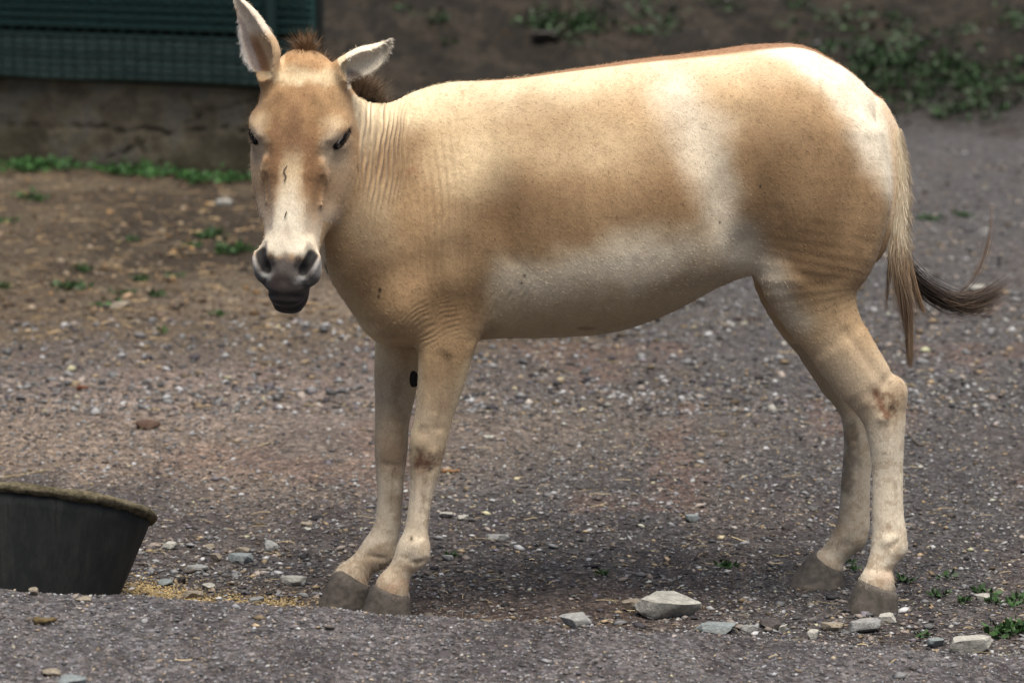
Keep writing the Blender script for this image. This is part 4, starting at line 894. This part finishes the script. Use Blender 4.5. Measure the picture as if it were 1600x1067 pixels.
# skin folds: direction and strength travel with the surface
wph = np.zeros(len(V)); wam = np.zeros(len(V))
m = blob(588, 225, 54, 85, 0, .5, False)*(1-hd); wph = np.where(m > 0, (sx+.10*(sy-200)+(fbm(sx*1.0, sy*.30, 1/24, 3, 2)-.5)*17)/8.0, wph); wam = np.maximum(wam, m)
m = blob(662, 500, 50, 38, -20, .6, False); rr_ = np.hypot(sx-735, (sy-590)*1.0); wph = np.where(m > 0, (rr_+(fbm(sx, sy, 1/30, 2, 4)-.5)*12)/7.5, wph); wam = np.maximum(wam, m*.26)
m = blob(806, 470, 38, 45, 0, .6, False); wph = np.where(m > 0, (sx*.8+sy*.5+(fbm(sx, sy, 1/30, 2, 14)-.5)*20)/10, wph); wam = np.maximum(wam, m*.25)
wam = wam*np.clip(3.2*(fbm(sx*1.3, sy*.35, 1/15, 3, 61)-.32), .04, 1.1); wam *= 1-.6*ss(230, 320, sy)*(sx < 640)*(sy < 420)
V = V+NRM*(np.sin(wph*2*math.pi)*wam*.0016)[:, None]
m_ = NT('coat'); co = m_.coord()
hair = m_.noise(m_.mapping(co, (1.0, 1.0, .35), (0, .5, 0)), 420, 3, .6)
hair2 = m_.noise(m_.mapping(co, (.35, 1, 1.0), (0, .35, 0)), 160, 3, .6)
clump = m_.noise(co, 38, 4, .6); spk = m_.noise(co, 900, 1, .5)
c0 = m_.attr('coat').outputs['Color']
c1 = m_.mix(.40, c0, m_.ramp(hair, [(.25, .42), (.5, .98), (.75, 1.5)]), 'MULTIPLY')
c2 = m_.mix(.24, c1, m_.ramp(clump, [(.3, (.72, .66, .60)), (.6, (1.08, 1.07, 1.05))]), 'MULTIPLY')
c3 = m_.mix(.10, c2, m_.ramp(hair2, [(.3, .62), (.7, 1.22)]), 'MULTIPLY')
c4 = m_.mix(.25, c3, m_.ramp(spk, [(.35, .6), (.65, 1.3)]), 'MULTIPLY')
sn = m_.math('SINE', m_.math('MULTIPLY', m_.attr('wph').outputs['Fac'], 2*math.pi)); wv = m_.math('MULTIPLY', sn, m_.attr('wam').outputs['Fac'])
fold = m_.ramp(m_.math('ADD', m_.math('MULTIPLY', wv, .5), .5), [(0, (.50, .36, .24)), (.35, (.92, .9, .88)), (1, (1.12, 1.12, 1.12))])
c5 = m_.mix(.5, c4, fold, 'MULTIPLY')
nb = m_.bump(wv, .0018); nb = m_.bump(clump, .004, .3, nb); nb = m_.bump(hair2, .0008, .4, nb); nb = m_.bump(hair, .0009, .6, nb)
mt = m_.done(c5, .72, nb, .22); m_.b.inputs['Sheen Weight'].default_value = .12; m_.b.inputs['Sheen Roughness'].default_value = .5
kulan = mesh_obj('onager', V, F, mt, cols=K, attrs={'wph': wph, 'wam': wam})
tag(kulan, 'sandy and white onager standing side on with its head turned to the camera', 'onager')

# ---- eyes
def uvell(c, r, M, n=16, m=12):
    th = np.linspace(0, 2*math.pi, n, endpoint=False); ph = np.linspace(0, math.pi, m+1)[1:-1]
    L = [np.array([0, 0, 1.])]+[np.array([math.sin(p)*math.cos(t), math.sin(p)*math.sin(t), math.cos(p)]) for p in ph for t in th]+[np.array([0, 0, -1.])]
    L = np.array(L)*np.asarray(r); Vv = np.asarray(c)+L@np.asarray(M)
    Ff = [[0, 1+i, 1+(i+1) % n] for i in range(n)]
    for j in range(m-2): Ff += [[1+j*n+i, 1+(j+1)*n+i, 1+(j+1)*n+(i+1) % n, 1+j*n+(i+1) % n] for i in range(n)]
    k = 1+(m-2)*n; Ff += [[k+i, len(L)-1, k+(i+1) % n] for i in range(n)]
    return Vv, Ff
me_ = NT('eye_black'); eye_m = me_.done((.003, .002, .002), .12, None, .18)
for s, p1, p2 in EYE:
    d = p2-p1; ln = np.linalg.norm(d); d /= ln; out = np.cross(d, ha); out = hn+hu*s*1.0-d*(hn+hu*s).dot(d); out /= np.linalg.norm(out); e3 = np.cross(d, out)
    ve, fe = uvell((p1+p2)/2-out*.004, (ln*.44, .0105, .0110), np.array([d, out, e3]))
    mesh_obj('eye', ve, fe, eye_m, kulan)

# ---- hair as many thin tapering blades
def blades(roots, dirs, lens, wid, bend=None, seg=3, seed=0, cols=None):
    rs = np.random.RandomState(seed); n = len(roots); roots = np.asarray(roots); dirs = np.asarray(dirs, float); dirs /= np.linalg.norm(dirs, axis=1)[:, None]
    side = np.cross(dirs, rs.randn(n, 3)); side /= np.linalg.norm(side, axis=1)[:, None]
    bend = rs.randn(n, 3)*.25 if bend is None else bend
    Vv = []; Cc = []
    for k in range(seg+1):
        t = k/seg; p = roots+dirs*(lens*t)[:, None]+bend*(lens*t*t)[:, None]; wd = (wid*(1-t)**.7+1e-5)[:, None]
        Vv += [p-side*wd, p+side*wd]
        if cols is not None: c = cols[0]*(1-t)+cols[1]*t; Cc += [c, c]
    Vv = np.stack(Vv, 1).reshape(-1, 3); m = 2*(seg+1); b = (np.arange(n)*m)[:, None]
    Ff = np.concatenate([b+np.array([2*k, 2*k+1, 2*k+3, 2*k+2]) for k in range(seg)], 0)
    return Vv, Ff, (np.stack(Cc, 1).reshape(-1, 3) if cols is not None else None)
mh = NT('hair'); hair_m = mh.done(mh.attr('coat').outputs['Color'], .6, None, .3)
def jit(c, n, rs, s=.25): return np.clip(np.asarray(c)*(1+rs.randn(n, 1)*s), .002, 1)
def tuft(name, c, rad, up, n, ln, w, ca, cb, spread=.5, seed=0):
    rs = np.random.RandomState(seed); o = rs.randn(n, 3)*np.asarray(rad)*.5; r = np.asarray(c)+o
    d = np.asarray(up)+o/np.max(rad)*spread+rs.randn(n, 3)*.16; L = ln*(.55+.5*rs.rand(n))
    v, f, cc = blades(r, d, L, w*(.6+.8*rs.rand(n)), None, 4, seed, (jit(ca, n, rs), jit(cb, n, rs)))
    return v, f, cc
def join(parts):
    Vv = []; Ff = []; Cc = []; k = 0
    for v, f, c in parts: Vv.append(v); Ff.append(f+k); Cc.append(c); k += len(v)
    return np.vstack(Vv), np.vstack(Ff), np.vstack(Cc)
v, f, c = tuft('f', P(478, 88, 7.66), (.013, .014, .010), (.02, .1, 1), 1100, .050, .0006, (.06, .036, .022), (.25, .145, .072), .75, 3)
mesh_obj('forelock', v, f, hair_m, kulan, cols=c)
mp = []
for i, (px, py, Y, n, ln) in enumerate([(500, 100, 7.70, 350, .035), (530, 120, 7.745, 400, .045), (556, 140, 7.80, 700, .055), (572, 150, 7.83, 900, .055), (586, 160, 7.86, 500, .030), (600, 163, 7.87, 160, .018)]):
    mp.append(tuft('m', P(px, py, Y), (.024, .012, .012), (.25, .05, 1), int(n*.8), ln*.85, .0006, (.05, .034, .024), (.20, .135, .085), .5, 10+i))
v, f, c = join(mp); mesh_obj('mane', v, f, hair_m, kulan, cols=c)
# ear fringe
mp = []
rs = np.random.RandomState(77)
ri = np.where(eL & (er < -.55) & (sy < 112))[0]; ri = rs.choice(ri, min(900, len(ri)), replace=False)
mp.append(blades(V[ri], NRM[ri]*.4+np.array([-.2, -.3, -.5])+rs.randn(len(ri), 3)*.2, .004+.006*rs.rand(len(ri)), np.full(len(ri), .0004), None, 2, 5, (jit((.85, .8, .74), len(ri), rs, .08),)*2))
ri = np.where(eR & (sx > 545))[0]; ri = rs.choice(ri, min(1300, len(ri)), replace=False)
mp.append(blades(V[ri], NRM[ri]*.4+np.array([.4, -.1, -.3])+rs.randn(len(ri), 3)*.2, .003+.005*rs.rand(len(ri)), np.full(len(ri), .0004), None, 2, 6, (jit((.80, .72, .6), len(ri), rs, .08),)*2))
v, f, c = join(mp); mesh_obj('ear_hair', v, f, hair_m, kulan, cols=c)
# eyelashes
for s, p1, p2 in EYE:
    t = rs.rand(70, 1); r = p1*(1-t)+p2*t+(hu*s*.004-ha*.004+hn*.002)
    v, f, c = (blades(r, (hu*s*1.0+hn*.6+ha*.7)+rs.randn(70, 3)*.15, .008+.006*rs.rand(70), np.full(70, .0006), None, 2, 8, (jit((.03, .02, .015), 70, rs),)*2))
    mesh_obj('eyelashes', v, f, hair_m, kulan, cols=c)
# tail hair in locks
def lock(guide, n, spread, w, ca, cb, seed, frac=(.0, .35), clump=.35, seg=16):
    """guide rows px py Y; strands start within frac of the guide and run to its end"""
    rs = np.random.RandomState(seed); g = cat([P(a, b, Y) for a, b, Y in guide], 6); m = len(g)
    t0 = rs.uniform(frac[0], frac[1], n); t1 = np.clip(1-np.abs(rs.randn(n))*.16, .45, 1.0); off = rs.randn(n, 3)*spread; wig = rs.rand(n)*6.28
    nn = rs.randn(n, 3); Vv = []; Cc = []; A = jit(ca, n, rs, .3); B = jit(cb, n, rs, .3)
    for k in range(seg+1):
        t = t0+(t1-t0)*k/seg; q = t*(m-1); i = np.minimum(q.astype(int), m-2); fr = (q-i)[:, None]; p = g[i]*(1-fr)+g[i+1]*fr
        s_ = (1-(1-clump)*(k/seg))*np.sin(np.minimum(1, k/seg*3+.25)*math.pi/2)
        p = p+off*s_+nn*(np.sin(wig+5*t)*.0025*k/seg)[:, None]
        T = g[i+1]-g[i]; sd_ = np.cross(T, nn); sd_ /= np.linalg.norm(sd_, axis=1)[:, None]+1e-9
        wd = w*(1-k/seg)**.5+1e-5; Vv += [p-sd_*wd, p+sd_*wd]; c = A*(1-k/seg)+B*(k/seg); Cc += [c, c]
    Vv = np.stack(Vv, 1).reshape(-1, 3); b = (np.arange(n)*2*(seg+1))[:, None]
    return Vv, np.concatenate([b+np.array([2*k, 2*k+1, 2*k+3, 2*k+2]) for k in range(seg)], 0), np.stack(Cc, 1).reshape(-1, 3)
LT = (.50, .38, .25); BR = (.13, .082, .050); BK = (.018, .013, .011)
tp = [lock([(1404, 330, 8.0), (1407, 400, 8.0), (1416, 470, 7.99), (1421, 540, 7.99), (1422, 580, 7.98)], 480, .0085, .0005, LT, BR, 1),
      lock([(1404, 330, 8.0), (1400, 400, 8.0), (1412, 470, 7.98), (1418, 520, 7.98)], 260, .0105, .0005, BR, BR, 2),
      lock([(1408, 345, 8.0), (1416, 400, 8.0), (1430, 450, 8.0), (1446, 495, 8.0)], 200, .008, .0005, LT, (.22, .13, .07), 3),
      lock([(1402, 345, 7.99), (1403, 400, 7.98), (1420, 460, 7.97), (1432, 505, 7.97)], 90, .007, .0004, LT, (.10, .07, .05), 11, (0, .4), 1.0),
      lock([(1400, 345, 7.99), (1396, 400, 7.98), (1402, 450, 7.97), (1410, 520, 7.97)], 110, .008, .0004, LT, (.14, .09, .06), 12, (0, .4), 1.1),
      lock([(1404, 345, 7.99), (1410, 400, 7.98), (1412, 450, 7.97), (1426, 555, 7.97)], 110, .010, .0004, (.3, .2, .12), (.16, .10, .07), 13, (.1, .5), 1.4),
      lock([(1404, 355, 8.0), (1408, 400, 8.0), (1424, 440, 8.01), (1440, 480, 8.02), (1462, 500, 8.03)], 90, .008, .0004, BK, (.12, .08, .05), 14, (.1, .5), 1.3),
      lock([(1396, 350, 8.0), (1392, 400, 8.0), (1388, 440, 8.0), (1384, 495, 8.0)], 50, .004, .0006, LT, (.2, .13, .08), 4),
      lock([(1398, 350, 8.0), (1396, 400, 8.0), (1400, 440, 7.99), (1408, 475, 7.99)], 60, .004, .0006, (.2, .12, .07), BK, 5),
      lock([(1404, 370, 8.01), (1412, 405, 8.01), (1432, 440, 8.02), (1462, 462, 8.03), (1500, 476, 8.04), (1545, 462, 8.05), (1575, 440, 8.06)], 620, .0095, .0005, BK, (.08, .055, .038), 6, (.1, .4), 1.5),
      lock([(1430, 440, 8.02), (1480, 470, 8.03), (1530, 478, 8.05), (1570, 455, 8.06)], 220, .014, .0004, (.08, .05, .03), (.24, .15, .09), 7, (.2, .6), 1.2),
      lock([(1440, 450, 8.02), (1490, 460, 8.03), (1522, 436, 8.04), (1541, 395, 8.05), (1550, 345, 8.05), (1549, 310, 8.05)], 26, .0035, .0004, (.06, .04, .03), (.3, .19, .12), 8, (.0, .5), 1.6)]
# rough coat on the dock
n = 8000; t = rs.rand(n); gy = 200+t*185; gx = np.interp(gy, [200, 245, 300, 350, 385], [1394, 1404, 1407, 1404, 1404]); an = rs.uniform(-1, 1, n)
rt = np.array([P(a+b*14, y_, 8.0) for a, b, y_ in zip(gx, an, gy)]); rt[:, 1] -= np.sqrt(np.maximum(0, 1-an**2))*.020
dr = np.stack([an*.26+.06, -.14+0*an, -1+0*an], 1)+rs.randn(n, 3)*.09
edge = ((an > .6)*.8)[:, None]
cA = np.array([.92, .80, .60])*(1-edge*.5)+np.array([.3, .17, .09])*edge*.5
tp.append(blades(rt, dr, .018+.022*rs.rand(n)*(.6+t), np.full(n, .00040), rs.randn(n, 3)*.12, 3, 9, (np.clip(cA*(1+rs.randn(n, 1)*.10), .01, 1), np.clip((cA*.85)*(1-edge*.6)*(1+rs.randn(n, 1)*.15), .01, 1))))
v, f, c = join(tp); mesh_obj('tail_hair', v, f, hair_m, kulan, cols=c)

# short coat: fine blades lying along the body so that the outline is furred
def fur(mask, n, ln, flow, seed):
    rs = np.random.RandomState(seed); ri = np.where(mask)[0]; ri = ri[rs.randint(0, len(ri), n)]
    fl = flow[ri]; N = NRM[ri]; fl = fl-N*(fl*N).sum(1)[:, None]; fl /= np.linalg.norm(fl, axis=1)[:, None]+1e-6
    p = V[ri]+rs.randn(n, 3)*.0018-N*.0012; c = np.clip(K[ri]*(1+rs.randn(n, 1)*.16), .01, 1)
    tip = np.clip(c*1.06, 0, 1)
    return blades(p, fl+N*.30+rs.randn(n, 3)*.18, ln*(.6+.6*rs.rand(n)), np.full(n, .00032), rs.randn(n, 3)*.1, 2, seed, (c*.88, tip*.92))
flow = np.tile(np.array([.85, 0, -.5]), (len(V), 1)); flow[sy > 560] = [0.05, 0, -1]; flow[hd > .5] = ha-hu*0.0
flow[(hd > .5) & (hV < .12)] = -ha
skin = (hd > .5) & (hV > .45)
v, f, c = fur((V[:, 1] < 8.06) & ~skin & (wam < .35), 120000, .0080, flow, 21)
mesh_obj('short_coat', v, f, hair_m, kulan, cols=c)

cl_m = np.zeros(len(V))
for cx, cy, ry_, Yh in ((1373, 908, 14, 7.86), (1292, 872, 14, 8.13), (611, 915, 13, 7.81), (549, 897, 14, 7.915)):
    cl_m = np.maximum(cl_m, (np.abs(sx-cx) < 50)*(np.abs(sy-cy) < ry_)*(np.abs(V[:, 1]-Yh) < .07))
flow[:] = [0, 0, -1]
v, f, c = fur(cl_m > 0, 5200, .013, flow, 22); mesh_obj('coronet_hair', v, f, hair_m, kulan, cols=c)
# ---- hooves
mo = NT('hoof_horn'); oc = mo.objco()
hn_ = mo.noise(mo.mapping(oc, (1, 1, 2.2)), 30, 4, .6); hs_ = mo.noise(oc, 55, 3, .6)
hc = mo.mix(.8, mo.ramp(hn_, [(.25, (.075, .066, .056)), (.6, (.120, .104, .086)), (.85, (.20, .175, .145))]), mo.ramp(hs_, [(.35, .6), (.6, 1.1)]), 'MULTIPLY')
hoof_m = mo.done(hc, .75, mo.bump(hn_, .002, .4, mo.bump(hs_, .002, .5)), .25)
def hoof(cor, tilt, a0, gnd, a1, Y, toe=(-1, -.12), seed=0):
    c0_ = P(cor[0], cor[1], Y); c1_ = P(gnd[0], gnd[1], Y); c1_[2] = -.004
    td = np.array([toe[0], toe[1], 0.]); td /= np.linalg.norm(td); sdv = np.array([-td[1], td[0], 0]); a0 = MM(a0, Y); a1 = MM(a1, Y); tz = MM(tilt, Y)
    n = 40; rows_ = 11; Vv = []; rs = np.random.RandomState(seed); th = np.arange(n)/n*2*math.pi
    b0 = a0*.94; b1 = a1*.86
    def ring(t, k=1.0, dz=0):
        cc = c0_*(1-t)+c1_*t; a = (a0*(1-t)+a1*t)*k; b = (b0*(1-t)+b1*t)*k
        heel = np.where(np.cos(th) < 0, 1-.14*np.cos(th)**2, 1.0); 
        p = cc+td*(np.cos(th)*a*heel)[:, None]+sdv*(np.sin(th)*b)[:, None]; p[:, 2] = cc[2]+np.cos(th)*tz*(1-t)+dz; return p
    Vv += [ring(0, .55, .014), ring(0, .90, .005)]
    for k in range(rows_):
        t = k/(rows_-1); Vv.append(ring(t, 1+.008*math.sin(t*math.pi)+.003*math.sin(k*2.6+seed)+(-.05 if k == rows_-1 else 0)+(-.03 if k == 0 else 0)))
    Vv = np.vstack(Vv); R_ = rows_+2; Ff = [[j*n+i, (j+1)*n+i, (j+1)*n+(i+1) % n, j*n+(i+1) % n] for j in range(R_-1) for i in range(n)]
    Ff.append(list(range((R_-1)*n, R_*n))[::-1]); Ff.append(list(range(n)))
    mesh_obj('hoof', Vv, Ff, hoof_m, kulan)
hoof((1373, 918), 12, 35, (1364, 955), 46, 7.86, seed=1)
hoof((1292, 881), 13, 31, (1276, 912), 50, 8.13, seed=2)
hoof((611, 925), 9, 33, (604, 962), 45, 7.81, (-1, -.5), seed=3)
hoof((549, 908), 11, 32, (537, 947), 44, 7.915, (-1, -.35), seed=4)
# old marks on the nose
mk = []
def mark(pp, r):
    g = cat([Hd(*q) for q in pp], 4); n = len(g); mk.append((g, r))
vc, fc_ = uvell(P(646, 592, 7.935), (.016, .007, .020), np.array([[.9, -.3, 0], [.3, .9, 0], [0, 0, 1.]]))
mesh_obj('chestnut', vc, fc_, NT('chestnut').done((.022, .018, .015), .9), kulan)
scar_m = NT('scar').done((.11, .085, .065), .8)
for pp, r in (([(-.010, .262, -.008), (-.016, .275, -.007), (-.010, .287, -.006), (-.014, .300, -.005)], .0016), ([(-.002, .368, -.003), (-.006, .384, -.003)], .0014)):
    vv = []; ff = []; g = cat([Hd(*q) for q in pp], 4); g = g+hn*.0035
    for i, p in enumerate(g):
        rr = r*math.sin(math.pi*(i+.7)/(len(g)+.4))+.0003
        for q in range(6): a = q*math.pi/3; vv.append(p+hu*math.cos(a)*rr+hn*math.sin(a)*.0022)
        if i: ff += [[(i-1)*6+q, (i-1)*6+(q+1) % 6, i*6+(q+1) % 6, i*6+q] for q in range(6)]
    mesh_obj('scar', np.array(vv), ff, scar_m, kulan)
